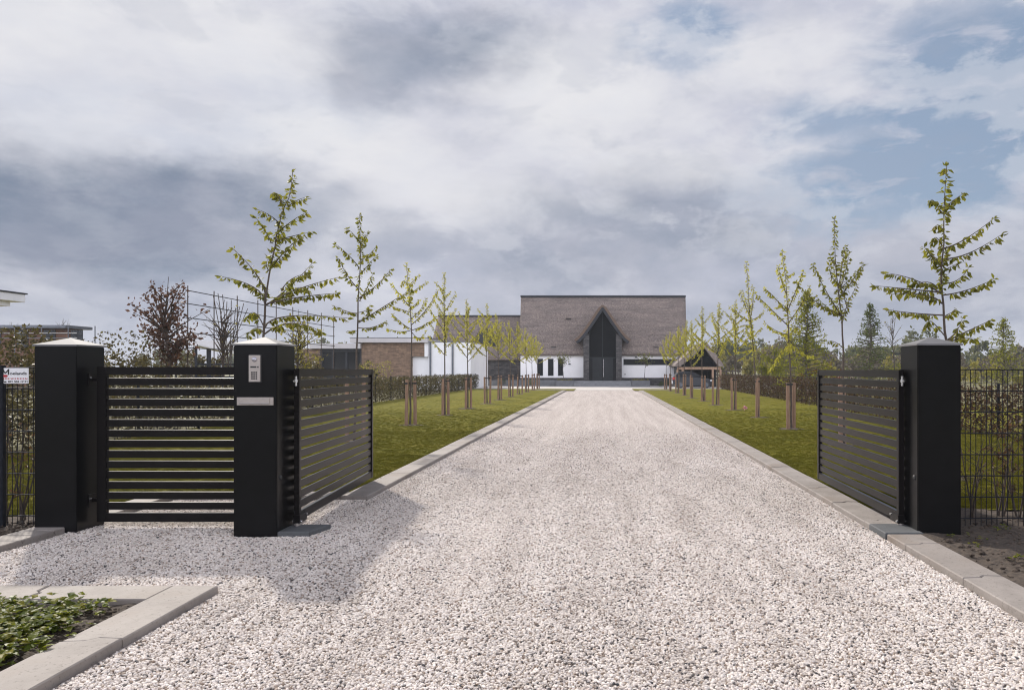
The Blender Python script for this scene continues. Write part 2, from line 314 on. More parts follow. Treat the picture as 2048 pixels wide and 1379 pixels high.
# ------------------------------------------------------------------ mesh helpers
class MB:
    def __init__(s): s.v = []; s.f = []; s.mi = []; s.sm = []
    def add(s, vs, fs, mi=0, smooth=False):
        o = len(s.v); s.v += [tuple(p) for p in vs]
        for f in fs: s.f.append([i + o for i in f]); s.mi.append(mi); s.sm.append(smooth)
    def box(s, x0, x1, y0, y1, z0, z1, c=0.0, mi=0):
        if c <= 0:
            vs = [(x, y, z) for z in (z0, z1) for x, y in ((x0, y0), (x1, y0), (x1, y1), (x0, y1))]
            s.add(vs, [(3, 2, 1, 0), (4, 5, 6, 7), (0, 1, 5, 4), (1, 2, 6, 5), (2, 3, 7, 6), (3, 0, 4, 7)], mi); return
        bm = bmesh.new(); bmesh.ops.create_cube(bm, size=1)
        for v in bm.verts: v.co = Vector(((x0 + x1) / 2 + v.co.x * (x1 - x0), (y0 + y1) / 2 + v.co.y * (y1 - y0), (z0 + z1) / 2 + v.co.z * (z1 - z0)))
        bmesh.ops.bevel(bm, geom=bm.edges[:], offset=c, segments=2, affect='EDGES'); s.bm(bm, mi); bm.free()
    def bm(s, bm, mi=0, smooth=False, mat=None):
        bm.verts.index_update()
        s.add([(mat @ v.co) if mat else v.co.copy() for v in bm.verts], [[v.index for v in f.verts] for f in bm.faces], mi, smooth)
    def bar(s, p, q, w, h, mi=0, up=(0, 0, 1), c=0.0):
        p, q = Vector(p), Vector(q); d = (q - p); ln = d.length; d.normalize(); u = Vector(up); x = d.cross(u).normalized(); u = x.cross(d).normalized()
        t = MB(); t.box(-w / 2, w / 2, 0, ln, -h / 2, h / 2, c)
        s.add([p + x * a + d * b + u * e for a, b, e in t.v], t.f, mi)
    def tube(s, pts, rad, n=8, mi=0, caps=True, smooth=True):
        pts = [Vector(p) for p in pts]; m = len(pts)
        if not hasattr(rad, '__len__'): rad = [rad] * m
        vs = []; ref = None
        for i, p in enumerate(pts):
            d = (pts[min(i + 1, m - 1)] - pts[max(i - 1, 0)]).normalized()
            if ref is None: ref = Vector((1, 0, 0)) if abs(d.x) < .8 else Vector((0, 1, 0))
            x = (ref - d * ref.dot(d)).normalized(); y = d.cross(x); ref = x
            for k in range(n):
                a = 2 * math.pi * k / n; vs.append(p + x * (math.cos(a) * rad[i]) + y * (math.sin(a) * rad[i]))
        fs = [(i * n + k, i * n + (k + 1) % n, (i + 1) * n + (k + 1) % n, (i + 1) * n + k) for i in range(m - 1) for k in range(n)]
        s.add(vs, fs, mi, smooth)
        if caps: s.add(vs[:n], [list(range(n))[::-1]], mi); s.add(vs[-n:], [list(range(n))], mi)
    def prism(s, poly, z0, z1, ch=0.0, mi=0):
        n = len(poly)
        if ch > 0:
            ins = []
            for i in range(n):
                a, b, c = Vector(poly[i - 1]), Vector(poly[i]), Vector(poly[(i + 1) % n])
                e1, e2 = (b - a).normalized(), (c - b).normalized(); n1, n2 = Vector((-e1.y, e1.x)), Vector((-e2.y, e2.x))
                k = (n1 + n2); ins.append(b + k * (ch / max(.3, 1 + n1.dot(n2))))
            rings = [[(x, y, z0) for x, y in poly], [(x, y, z1 - ch) for x, y in poly], [(p.x, p.y, z1) for p in ins]]
        else: rings = [[(x, y, z0) for x, y in poly], [(x, y, z1) for x, y in poly]]
        vs = sum(rings, []); m = len(rings)
        fs = [(r * n + i, r * n + (i + 1) % n, (r + 1) * n + (i + 1) % n, (r + 1) * n + i) for r in range(m - 1) for i in range(n)]
        fs += [list(range(n))[::-1], [(m - 1) * n + i for i in range(n)]]; s.add(vs, fs, mi)
    def extrude_y(s, poly, y0, y1, mi=0):                # poly in (x, z), counter-clockwise seen from -Y
        n = len(poly); vs = [(x, y0, z) for x, z in poly] + [(x, y1, z) for x, z in poly]
        s.add(vs, [list(range(n)), [n + i for i in range(n)][::-1]] + [(i, n + i, n + (i + 1) % n, (i + 1) % n) for i in range(n)], mi)
    def build(s, name, mat, parent=None, loc=None, rot=0):
        me = bpy.data.meshes.new(name); o = bpy.data.objects.new(name, me)
        off = Vector(parent.location) if parent is not None else (Vector(loc) if loc is not None else Vector((0, 0, 0)))
        me.from_pydata([(x - off.x, y - off.y, z - off.z) for x, y, z in s.v] if s.v and off.length else s.v, [], s.f)
        for m in (mat if isinstance(mat, (list, tuple)) else [mat]): me.materials.append(m)
        me.polygons.foreach_set('material_index', s.mi); me.polygons.foreach_set('use_smooth', s.sm); me.update()
        COL.objects.link(o)
        if parent is not None: o.parent = parent
        elif loc is not None: o.location = loc
        return o
def tag(o, label=None, cat=None, group=None, kind=None):
    if label: o['label'] = label
    if cat: o['category'] = cat
    if group: o['group'] = group
    if kind: o['kind'] = kind
    return o
def thing(name, label, cat, loc, group=None):
    o = bpy.data.objects.new(name, None); o.empty_display_size = .2; COL.objects.link(o); o.location = loc
    return tag(o, label, cat, group, 'thing')
def struct(name, mb, mat): return tag(mb.build(name, mat), kind='structure')
def px(x, y, Y): return Vector(((x - CX) * Y / F, Y, EYE + (CY - y) * Y / F))

# ------------------------------------------------------------------ ground, drive, lawns, kerbs
def sheet(rects, z, nx=1, ny=1, fz=None):
    mb = MB()
    for x0, x1, y0, y1, step in rects:
        a = max(1, int((x1 - x0) / step)); b = max(1, int((y1 - y0) / step))
        vs = [(x0 + (x1 - x0) * i / a, y0 + (y1 - y0) * j / b, 0) for j in range(b + 1) for i in range(a + 1)]
        vs = [(x, y, z + (fz(x, y) if fz else 0)) for x, y, _ in vs]
        mb.add(vs, [(j * (a + 1) + i, j * (a + 1) + i + 1, (j + 1) * (a + 1) + i + 1, (j + 1) * (a + 1) + i) for j in range(b) for i in range(a)], 0, True)
    return mb
struct('ground', sheet([(-900, 900, -60, 1500, 400)], -.06), M['field'])
struct('gravel_drive', sheet([(-2.75, 2.52, -2, 56, .5), (-9, -2.75, 5.0, 8.67, .5)], 0), M['gravel'])
struct('house_forecourt', sheet([(-16, 16, 56, 73, 3)], .012), M['paving'])
def lz(x, y): return .016 * mnoise.noise(Vector((x * .8, y * .5, 3)))
struct('lawn_left', sheet([(-10.5, -5.23, 7.45, 8.95, .5), (-10.5, -3.01, 8.95, 54, .5), (-10.5, -2.2, 54, 59.5, .5)], .03, fz=lz), M['lawn'])
struct('lawn_right', sheet([(2.78, 9.6, 7.9, 54, .5), (2.2, 9.6, 54, 59.5, .5), (9.6, 16, 7.9, 59.5, 2)], .03, fz=lz), M['lawn'])
def soilz(x, y): return .03 * mnoise.noise(Vector((x * 2.2, y * 2.2, 1))) + .016 * mnoise.noise(Vector((x * 9, y * 9, 2)))
struct('soil_bed', sheet([(-9, -2.88, 0, 4.77, .06)], .012, fz=soilz), M['soil'])
struct('soil_border_right', sheet([(2.78, 8, 1, 7.95, .07)], .035, fz=soilz), M['soil'])
struct('soil_border_left', sheet([(-9, -5.22, 5.2, 7.5, .08)], .03, fz=soilz), M['soil'])

def kerb(name, p, q, w, first=0.0, slab=1.0, top=.055, miter=(0, 0)):
    """a line of stone slabs with crooked interlocking joints; p, q: ends of its left edge, the slabs lie to the right of p->q."""
    p, q = Vector(p), Vector(q); d = (q - p); ln = d.length; d.normalize(); r = Vector((d.y, -d.x)); rr = random.Random(name)
    cuts = []; t = first
    while t < ln - .12:
        if t > .12: cuts.append(t)
        t += slab
    zig = [(0, -.03), (.42, -.015), (.56, .03), (1, .018)]
    def joint(t, g): return [p + d * (t + dz + g) + r * (w * k) for k, dz in zig]
    ends = [[p, p + r * w + d * miter[0]]] + [None] * len(cuts) + [[q, q + r * w + d * miter[1]]]
    mb = MB()
    for i in range(len(cuts) + 1):
        a = ends[0] if i == 0 else joint(cuts[i - 1], .0045); b = ends[-1] if i == len(cuts) else joint(cuts[i], -.0045)
        poly = [(v.x, v.y) for v in a] + [(v.x, v.y) for v in reversed(b)]
        h = top + rr.uniform(-.003, .003)
        mb.prism(poly, -.08, h, .007)
    return struct(name, mb, M['kerb'])
kerb('kerb_right_near', (2.5, 0), (2.5, 6.62), .3, .25)
kerb('kerb_right_far', (2.5, 7.06), (2.5, 54), .3, .18)
kerb('kerb_left_far', (-3.03, 54), (-3.03, 8.65), .3, .4) if False else kerb('kerb_left_far', (-3.03, 8.65), (-3.03, 54), .3, .9)
kerb('kerb_cross', (-4.97, 8.95), (-3.035, 8.95), .3, .6)
kerb('kerb_side', (-5.27, 5.06), (-5.27, 8.95), .3, .7)
kerb('kerb_bed_back', (-9, 5.05), (-2.9, 5.05), .3, .30)
kerb('kerb_bed_side', (-2.9, -.5), (-2.9, 5.05), .3, .53)
for sx in (-1, 1):     # the kerbs flare out where the drive meets the forecourt
    x0 = -2.88 if sx < 0 else 2.65
    mb = MB(); mb.bar((x0, 54, 0), (x0 + sx * 2.6, 56.4, 0), .3, .11); struct('kerb_flare', mb, M['kerb'])

# loose pebbles: one stuff object, stones laid by geometry nodes
def scatter(name, surf, mat, dens_attr_fn, build_inst, poisson=None, seed=3, kind='stuff'):
    o = surf.build(name, mat); me = o.data
    at = me.attributes.new('dens', 'FLOAT', 'FACE')
    at.data.foreach_set('value', [dens_attr_fn(pl.center) for pl in me.polygons])
    ng = bpy.data.node_groups.new(name, 'GeometryNodeTree'); N = ng.nodes; L = ng.links
    ng.interface.new_socket('Geometry', in_out='INPUT', socket_type='NodeSocketGeometry'); ng.interface.new_socket('Geometry', in_out='OUTPUT', socket_type='NodeSocketGeometry')
    gi = N.new('NodeGroupInput'); go = N.new('NodeGroupOutput')
    dp = N.new('GeometryNodeDistributePointsOnFaces'); L.new(gi.outputs[0], dp.inputs['Mesh'])
    na = N.new('GeometryNodeInputNamedAttribute'); na.data_type = 'FLOAT'; na.inputs[0].default_value = 'dens'
    if poisson:
        dp.distribute_method = 'POISSON'; dp.inputs['Distance Min'].default_value = poisson; dp.inputs['Density Max'].default_value = 14000
        L.new(na.outputs[0], dp.inputs['Density Factor'])
    else: L.new(na.outputs[0], dp.inputs['Density'])
    dp.inputs['Seed'].default_value = seed
    ip = N.new('GeometryNodeInstanceOnPoints'); L.new(dp.outputs['Points'], ip.inputs['Points'])
    build_inst(N, L, ip, mat); L.new(ip.outputs[0], go.inputs[0])
    md = o.modifiers.new('scatter', 'NODES'); md.node_group = ng
    return tag(o, kind=kind)
def rv(N, lo, hi, vec=True, seed=0):
    n = N.new('FunctionNodeRandomValue'); n.data_type = 'FLOAT_VECTOR' if vec else 'FLOAT'
    i = (0, 1) if vec else (2, 3); n.inputs[i[0]].default_value = lo; n.inputs[i[1]].default_value = hi
    n.inputs['Seed'].default_value = seed; return n.outputs[0 if vec else 1]
def pebble_inst(N, L, ip, mat):
    s = N.new('GeometryNodeMeshIcoSphere'); s.inputs['Radius'].default_value = .0086; s.inputs['Subdivisions'].default_value = 2
    sp = N.new('GeometryNodeSetPosition'); L.new(s.outputs[0], sp.inputs[0])
    nz = N.new('ShaderNodeTexNoise'); nz.inputs['Scale'].default_value = 68
    vm = N.new('ShaderNodeVectorMath'); vm.operation = 'SUBTRACT'; L.new(nz.outputs['Color'], vm.inputs[0]); vm.inputs[1].default_value = (.5, .5, .5)
    v2 = N.new('ShaderNodeVectorMath'); v2.operation = 'SCALE'; v2.inputs['Scale'].default_value = .009; L.new(vm.outputs[0], v2.inputs[0]); L.new(v2.outputs[0], sp.inputs['Offset'])
    sh = N.new('GeometryNodeSetShadeSmooth'); L.new(sp.outputs[0], sh.inputs[0])
    sm = N.new('GeometryNodeSetMaterial'); sm.inputs['Material'].default_value = mat; L.new(sh.outputs[0], sm.inputs[0]); L.new(sm.outputs[0], ip.inputs['Instance'])
    jit = N.new('GeometryNodeSetPosition'); src = ip.inputs['Points'].links[0].from_socket; L.new(src, jit.inputs[0])
    L.new(rv(N, (0, 0, -.0035), (0, 0, .0065), seed=8), jit.inputs['Offset']); L.new(jit.outputs[0], ip.inputs['Points'])
    L.new(rv(N, (-.5, -.5, 0), (.5, .5, 6.283), seed=1), ip.inputs['Rotation'])
    L.new(rv(N, (.60, .48, .40), (1.5, 1.1, .9), seed=2), ip.inputs['Scale'])
def rut(x, y):
    w = .22 * mnoise.noise(Vector((0, y * .12, 7))); r = 0
    for c, s in ((-1.15, .26), (.62, .24), (-.35, .3), (1.45, .3)): r += math.exp(-((x - c - w) / s) ** 2) * (1 if s < .28 else -.8)
    return r * (.6 + .5 * mnoise.noise(Vector((x * 2, y * .25, 4))))
def pz(x, y): return .004 - .010 * rut(x, y) + .005 * mnoise.noise(Vector((x * 2.5, y * 2.5, 0))) + .006 * mnoise.noise(Vector((x * 1.1, y * .35, 5)))
def pd(c):
    if c.y < 9: return 1.0
    if c.y < 9: return 1.0
    return .9 * ((22 - c.y) / 13) ** 2.6 if c.y < 22 else 0.0
scatter('gravel_pebbles', sheet([(-2.58, 2.48, 2.2, 5.07, .25), (-4.93, 2.48, 5.07, 8.63, .25), (-2.71, 2.48, 8.63, 22, .25)], 0, fz=pz), M['pebble'], pd, pebble_inst, poisson=.0082)
def grass_inst(N, L, ip, mat):
    jg = N.new('GeometryNodeJoinGeometry'); rr = random.Random(4)
    for k in range(12):
        c = N.new('GeometryNodeMeshCone'); c.inputs['Vertices'].default_value = 3; c.inputs['Radius Bottom'].default_value = .0026; c.inputs['Depth'].default_value = rr.uniform(.012, .022)
        t = N.new('GeometryNodeTransform'); L.new(c.outputs[0], t.inputs[0])
        t.inputs['Translation'].default_value = (rr.uniform(-.045, .045), rr.uniform(-.045, .045), -.002); t.inputs['Rotation'].default_value = (rr.uniform(-.7, .7), rr.uniform(-.7, .7), 0)
        L.new(t.outputs[0], jg.inputs[0])
    sm = N.new('GeometryNodeSetMaterial'); sm.inputs['Material'].default_value = mat; L.new(jg.outputs[0], sm.inputs[0]); L.new(sm.outputs[0], ip.inputs['Instance'])
    L.new(rv(N, (-.2, -.2, 0), (.2, .2, 6.283), seed=5), ip.inputs['Rotation']); L.new(rv(N, .7, 1.25, False, 6), ip.inputs['Scale'])
def gd(c): return 1900 if (abs(c.x + 3.02) < .035 or abs(c.x - 2.80) < .035 or (c.y < 8.971 and c.x > -5)) else 620 if c.y < 13 else (380 if c.y < 18 else max(10, 240 * (30 - c.y) / 12))
scatter('grass', sheet([(-10, -5.25, 7.5, 8.97, .5), (-10, -3.03, 8.97, 40, .5), (2.8, 9, 7.95, 40, .5), (-3.05, -2.99, 8.97, 26, .06), (2.77, 2.83, 7.95, 26, .06), (-4.97, -3.05, 8.92, 8.97, .06)], .035, fz=lz), M['blade'], gd, grass_inst)

# ------------------------------------------------------------------ gate pillars
def pillar(x0, y0, label):
    t = thing('gate_pillar', label, 'gate pillar', (x0 + .195, y0 + .195, 0), 'black gate pillars')
    b = MB(); b.box(x0, x0 + .39, y0, y0 + .39, -.1, 1.722, .006); b.build('shaft', M['black'], t)
    c = MB(); e = .012; a = [(x0 - e, y0 - e), (x0 + .39 + e, y0 - e), (x0 + .39 + e, y0 + .39 + e), (x0 - e, y0 + .39 + e)]
    vs = [(x, y, 1.7225) for x, y in a] + [(x, y, 1.737) for x, y in a] + [(x0 + .195, y0 + .195, 1.806)]
    c.add(vs, [(3, 2, 1, 0)] + [(i, (i + 1) % 4, 4 + (i + 1) % 4, 4 + i) for i in range(4)] + [(4 + i, 4 + (i + 1) % 4, 8) for i in range(4)])
    c.build('pyramid_cap', M['cap'], t); return t
PL = pillar(-5.25, 6.91, 'black square pillar at the far end of the slatted side panel, beside the small sign')
PM = pillar(-3.32, 6.72, 'black square pillar carrying the steel intercom and letter slot')
PR = pillar(2.81, 6.72, 'black square pillar beside the kerb with a round sensor and no intercom')
# intercom and letter slot on the middle pillar's front
yf = 6.72
def fx(x, y, Y=6.715): v = px(x, y, Y); return v.x, v.z
xa, za = fx(498, 710); xb, zb = fx(521, 763)
m = MB(); m.box(xa, xb, yf - .012, yf - .0005, zb, za, .002); ic = m.build('intercom', M['steel'], PM)
m = MB(); m.box(xa - .004, xb + .010, yf - .006, yf - .0003, zb - .006, za + .006, .002); m.build('backplate', M['rubber'], ic).location = -Vector(ic.location)
def on(p, name, mb, mat):
    o = mb.build(name, mat); me = o.data
    w = Vector(p.location) + (Vector(p.parent.location) if p.parent else Vector())
    for v in me.vertices: v.co -= w
    o.parent = p; return o
bpy.data.objects.remove(bpy.data.objects['backplate'])
m = MB(); m.box(xa - .004, xb + .010, yf - .006, yf - .0003, zb - .006, za + .006, .002); on(ic, 'backplate', m, M['rubber'])
m = MB(); bm = bmesh.new(); bmesh.ops.create_uvsphere(bm, u_segments=20, v_segments=12, radius=.023); cxm = (xa + xb) / 2
m.bm(bm, 0, True, Matrix.Translation((cxm, yf - .012, za - .037)) @ Matrix.Diagonal((1, .7, 1, 1))); bm.free(); on(ic, 'camera_dome', m, M['glass_dome'])
m = MB(); m.box(xa + .016, xb - .034, yf - .014, yf - .011, za - .112, za - .098); m.box(xb - .026, xb - .014, yf - .014, yf - .011, za - .112, za - .099); on(ic, 'name_window', m, M['ink'])
m = MB()
for i in range(3):
    for j in range(4): m.box(cxm - .028 + i * .0195, cxm - .015 + i * .0195, yf - .0145, yf - .011, zb + .022 + j * .0185, zb + .034 + j * .0185)
on(ic, 'keypad', m, M['rubber'])
xa, za = fx(474, 794); xb, zb = fx(547, 810)
m = MB(); m.box(xa, xb, yf - .010, yf - .0005, zb, za, .002); ls = m.build('letter_slot', M['steel'], PM)
m = MB(); m.bar((xa + .028, yf - .013, (za + zb) / 2 + .006), (xb - .034, yf - .013, (za + zb) / 2 + .006), .006, .044); on(ls, 'flap', m, M['steel'])
m = MB(); m.bar((xa + .026, yf - .018, zb + .018), (xb - .032, yf - .018, zb + .018), .003, .016, up=(0, .8, .6)); on(ls, 'flap_lip', m, M['bright'])
def dome(parent, name, c, r, ax, mat, depth=.6):
    bm = bmesh.new(); bmesh.ops.create_uvsphere(bm, u_segments=16, v_segments=10, radius=r); mb = MB()
    sc = [1, 1, 1, 1]; sc[ax] = depth; mb.bm(bm, 0, True, Matrix.Translation(c) @ Matrix.Diagonal(sc)); bm.free()
    return mb.build(name, mat, parent)
dome(PM, 'sensor', (-2.93, 6.79, .53), .024, 0, M['rubber']); dome(PR, 'sensor', (2.81, 6.79, .53), .024, 0, M['rubber'])

# ------------------------------------------------------------------ gates
def gate_leaf(name, label, a, b, hinge_side, z0=.085, z1=1.515, stile=.058, depth=.042, group=None, cat='gate', rail=.075, lift=0, nsl=13, brackets=True):
    """a: hinge end, b: free end, both (x, y)."""
    a, b = Vector((*a, 0)), Vector((*b, 0)); d = (b - a); ln = d.length; d.normalize(); n = Vector((d.y, -d.x, 0))
    t = thing(name, label, cat, (a.x, a.y, 0), group)
    def bx(mb, s0, s1, zz0, zz1, dep, c=.003):
        q = MB(); q.box(s0, s1, -dep / 2, dep / 2, zz0, zz1, c)
        mb.add([a + d * x + n * y + Vector((0, 0, z)) for x, y, z in q.v], q.f)
    f = MB()
    bx(f, 0, stile, z0, z1, depth + .008); bx(f, ln - stile, ln, z0, z1, depth + .008)
    bx(f, stile - .001, ln - stile + .001, z1 - rail, z1 - .0015, depth); bx(f, stile - .001, ln - stile + .001, z0 + .0015, z0 + .085, depth)
    f.build('frame', M['gatemetal'], t)
    s = MB(); lo, hi = z0 + .085, z1 - rail; pit = (hi - lo) / (nsl + .35); sh = pit * .71
    for i in range(nsl):
        zc = lo + pit * (i + .68); hd = .012; sec = [(-hd, -sh / 2), (hd, -sh / 2), (hd, sh / 2 - .0032), (hd * .6, sh / 2 - .0009), (0, sh / 2), (-hd * .6, sh / 2 - .0009), (-hd, sh / 2 - .0032)]
        ns = len(sec); vs_ = [a + d * (stile - .002) + n * y + Vector((0, 0, zc + z)) for y, z in sec] + [a + d * (ln - stile + .002) + n * y + Vector((0, 0, zc + z)) for y, z in sec]
        s.add(vs_, [(k, ns + k, ns + (k + 1) % ns, (k + 1) % ns) for k in range(ns)])
    s.build('slat_panel', M['gatemetal'], t)
    if brackets:
        h = MB()
        for zz in (1.40,):
            c = a - d * .022
            h.tube([c + Vector((0, 0, zz - .045)), c + Vector((0, 0, zz + .045))], .013, 10); h.tube([c + Vector((0, 0, zz - .012)), c + Vector((0, 0, zz + .014))], .021, 10)
            h.bar(c + Vector((0, 0, zz)), c - d * .05 + Vector((0, 0, zz)), .014, .014)
        h.build('top_hinge', M['bright'], t)
        g = MB(); bx(g, -.004, .20, z0 - .022, z0 + .058, depth + .02, .003); br = g.build('bottom_bracket', M['gatemetal'], t)
        k = MB()
        for u, zz in ((.02, z0 - .004), (.17, z0 + .038)):
            for sgn in (-1, 1): k = MB(); c = a + d * u + n * (sgn * (depth / 2 + .012)) + Vector((0, 0, zz)); k.tube([c, c + n * (sgn * .01)], .010, 8); on(br, 'bolt', k, M['bright'])
        p = MB(); c = a + d * .01; p.tube([c + Vector((0, 0, .045)), c + Vector((0, 0, z0 - .02))], .02, 12); q = MB(); p.bar(c + Vector((0, 0, z0 - .034)), c + d * .17 + Vector((0, 0, z0 - .034)), .05, .02)
        p.build('pivot', M['steel'], t)
    return t
gate_leaf('gate_leaf', 'slatted metal gate leaf standing open by the letter slot pillar', (-2.865, 6.99), (-3.06, 9.86), 1, group='open driveway gate leaves', z0=.095)
gate_leaf('gate_leaf', 'slatted metal gate leaf standing open along the kerb by the pillar without intercom', (2.768, 6.98), (2.79, 9.72), -1, group='open driveway gate leaves', z0=.095, z1=1.505)
sg = gate_leaf('side_panel', 'fixed black slatted panel between the two pillars beside the small sign', (-4.80, 7.12), (-3.26, 7.12), 1, cat='fence panel', brackets=False, z0=.065, z1=1.533, stile=.085)
for zz in (1.41, .27):
    m = MB(); m.bar((-4.86, 7.12, zz), (-4.80, 7.12, zz), .03, .03); m.box(-4.859, -4.852, 7.06, 7.18, zz - .06, zz + .06, .001); wb = m.build('wall_bracket', M['gatemetal'], sg)
    m = MB(); m.tube([(-4.853, 7.08, zz + .02), (-4.842, 7.08, zz + .02)], .011, 8); on(wb, 'bolt', m, M['bright'])
# foot plates under the pivots
m = MB(); m.prism([(-2.96, 6.73), (-2.65, 6.73), (-2.575, 7.07), (-2.93, 7.07)], -.02, .05, .006)
pp = m.build('pivot_plate', M['slate'], None, (0, 0, 0)); tag(pp, 'grey stone pivot plate lying on the gravel beside the letter slot pillar', 'foot plate', 'pivot plates', 'thing')
m = MB(); m.prism([(2.49, 6.64), (2.83, 6.64), (2.83, 7.04), (2.49, 7.04)], -.05, .062, .006)
pp = m.build('pivot_plate', M['slate'], None, (0, 0, 0)); tag(pp, 'dark metal pivot plate set between the kerb stones', 'foot plate', 'pivot plates', 'thing')

# ------------------------------------------------------------------ mesh fences
def mesh_fence(label, p, q, h, z0=.03, vs=.05, hs=.2, r=.0040, posts=2.5, group='wire mesh fences', double=True, first=0.0):
    p, q = Vector((*p, 0)), Vector((*q, 0)); d = q - p; ln = d.length; d.normalize(); n = Vector((d.y, -d.x, 0))
    t = thing('mesh_fence', label, 'fence', tuple(p), group)
    m = MB(); k = 0
    while k * hs <= h - .03:
        z = h - k * hs
        for s in ((-.006, .006) if double else (0,)): m.tube([p + n * s + Vector((0, 0, z)), q + n * s + Vector((0, 0, z))], r * 1.25, 4, caps=False)
        k += 1
    x = first
    while x <= ln:
        c = p + d * x; m.tube([c + Vector((0, 0, z0)), c + Vector((0, 0, h))], r, 4, caps=False); x += vs
    m.build('wire_mesh', M['wire'], t)
    x = .03
    while x <= ln + .01:
        o = MB(); c = p + d * x + n * .03; o.box(c.x - .02, c.x + .02, c.y - .02, c.y + .02, 0, h + .02, .003); o.build('post', M['wire'], t); x += posts
    return t
mesh_fence('black wire mesh fence with a small white sign hanging on it', (-8.2, 7.10), (-5.26, 7.10), 1.525, vs=.05, posts=2.5)
mesh_fence('black wire mesh fence beside the pillar without intercom, young beeches behind', (3.21, 7.08), (7.2, 7.08), 1.505, vs=.05, posts=2.5)
mesh_fence('low wire fence inside the hedge below the brick building', (-10.25, 9), (-10.55, 62), 1.2, vs=.25, posts=2.5, r=.004, double=False)
mesh_fence('low wire fence inside the hedge behind the cherries nearest the pillar without intercom', (8.55, 9), (9.35, 60), 1.2, vs=.25, posts=2.5, r=.004, double=False)

# small sign on the left fence
def text(body, size, mat, parent, x, z, y, name='lettering', shear=0, spacing=1.0, bold=.0, width=None):
    c = bpy.data.curves.new('txt', 'FONT'); c.body = body; c.size = size; c.extrude = .0006; c.offset = bold; c.shear = shear; c.space_character = spacing
    o = bpy.data.objects.new('txt', c); COL.objects.link(o); bpy.context.view_layer.update()
    me = bpy.data.meshes.new_from_object(o.evaluated_get(bpy.context.evaluated_depsgraph_get())); bpy.data.objects.remove(o)
    n = bpy.data.objects.new(name, me); COL.objects.link(n); me.materials.clear(); me.materials.append(mat)
    w = max(v.co.x for v in me.vertices) - min(v.co.x for v in me.vertices); k = (width / w) if width else 1
    for v in me.vertices: a, b, cc = v.co; v.co = (a * k, -cc, b)
    n.parent = parent; n.location = (x, y, z); return n
a0 = px(2, 735.5, 7.06); a1 = px(57.5, 766.5, 7.06)
W, H = a1.x - a0.x, a0.z - a1.z
m = MB(); m.box(a0.x, a1.x, 7.058, 7.062, a1.z, a0.z)
sg = m.build('sign', M['white'], None, (a0.x, 7.06, a1.z)); tag(sg, 'small white sign with black and red lettering hung on the mesh fence', 'sign', None, 'thing')
text('oelands', .038, M['ink'], sg, W * .32, H * .57, -.0035, bold=.0006, width=W * .61)
text('HEKWERKEN', .019, M['redink'], sg, W * .05, H * .27, -.0035, spacing=1.6, bold=.0004, width=W * .90)
text('Tel. 076 503 17 71', .026, M['ink'], sg, W * .04, H * .06, -.0035, bold=.0006, width=W * .92)
m = MB(); x0, z0 = a0.x, a1.z; Y = 7.0555
def stroke(pts, w, mb):
    for (u0, v0, w0), (u1, v1, w1) in zip(pts, pts[1:]):
        p, q = Vector((x0 + u0 * W, Y, z0 + v0 * H)), Vector((x0 + u1 * W, Y, z0 + v1 * H)); d = (q - p).normalized(); n = Vector((-d.z, 0, d.x))
        vs = [p - n * w0 * w, q - n * w1 * w, q + n * w1 * w, p + n * w0 * w]; mb.add([(v.x, v.y - .0006, v.z) for v in vs] + [(v.x, v.y + .0006, v.z) for v in vs], [(0, 1, 2, 3), (7, 6, 5, 4), (0, 4, 5, 1), (1, 5, 6, 2), (2, 6, 7, 3), (3, 7, 4, 0)])
stroke([(.04, .56, .8), (.075, .72, 1), (.085, .92, .8), (.115, .78, 1), (.16, .66, .8), (.21, .74, 1), (.29, .93, .7), (.285, .76, 1), (.275, .56, .9)], .0055, m); on(sg, 'emblem', m, M['ink'])
m = MB(); stroke([(.10, .50, 1.6), (.15, .485, 2.4), (.20, .485, 2.4), (.245, .51, 1.4)], .005, m); on(sg, 'emblem', m, M['redink'])

# ------------------------------------------------------------------ leaves and trees
def leaf(mb, b, d, side, L, W, fold=.25, fine=True):
    """one pointed, folded leaf: base b, direction d, across side."""
    up = side.cross(d); t = b + d * L; mid = b + d * (L * .45); l = mid + side * W / 2 + up * (W * fold); r = mid - side * W / 2 + up * (W * fold)
    if fine:
        m2 = b + d * (L * .78) - up * (L * .05); t = t - up * (L * .14); l2 = m2 + side * W * .30 + up * W * fold * .5; r2 = m2 - side * W * .30 + up * W * fold * .5
        mb.add([b, l, mid, r, l2, m2, r2, t], [(0, 2, 1), (0, 3, 2), (1, 2, 5, 4), (2, 3, 6, 5), (4, 5, 7), (5, 6, 7)], 0, False)
    else: mb.add([b, l, t, r], [(0, 2, 1), (0, 3, 2)])
def rdir(rr, z0=-1, z1=1):
    z = rr.uniform(z0, z1); a = rr.uniform(0, 2 * math.pi); s = math.sqrt(max(0, 1 - z * z)); return Vector((s * math.cos(a), s * math.sin(a), z))
def bez(p0, p1, p2, n): return [p0 * (1 - t) ** 2 + p1 * 2 * t * (1 - t) + p2 * t * t for t in [i / n for i in range(n + 1)]]
def along(pts, t):
    f = t * (len(pts) - 1); i = min(int(f), len(pts) - 2); return pts[i].lerp(pts[i + 1], f - i), (pts[i + 1] - pts[i]).normalized()
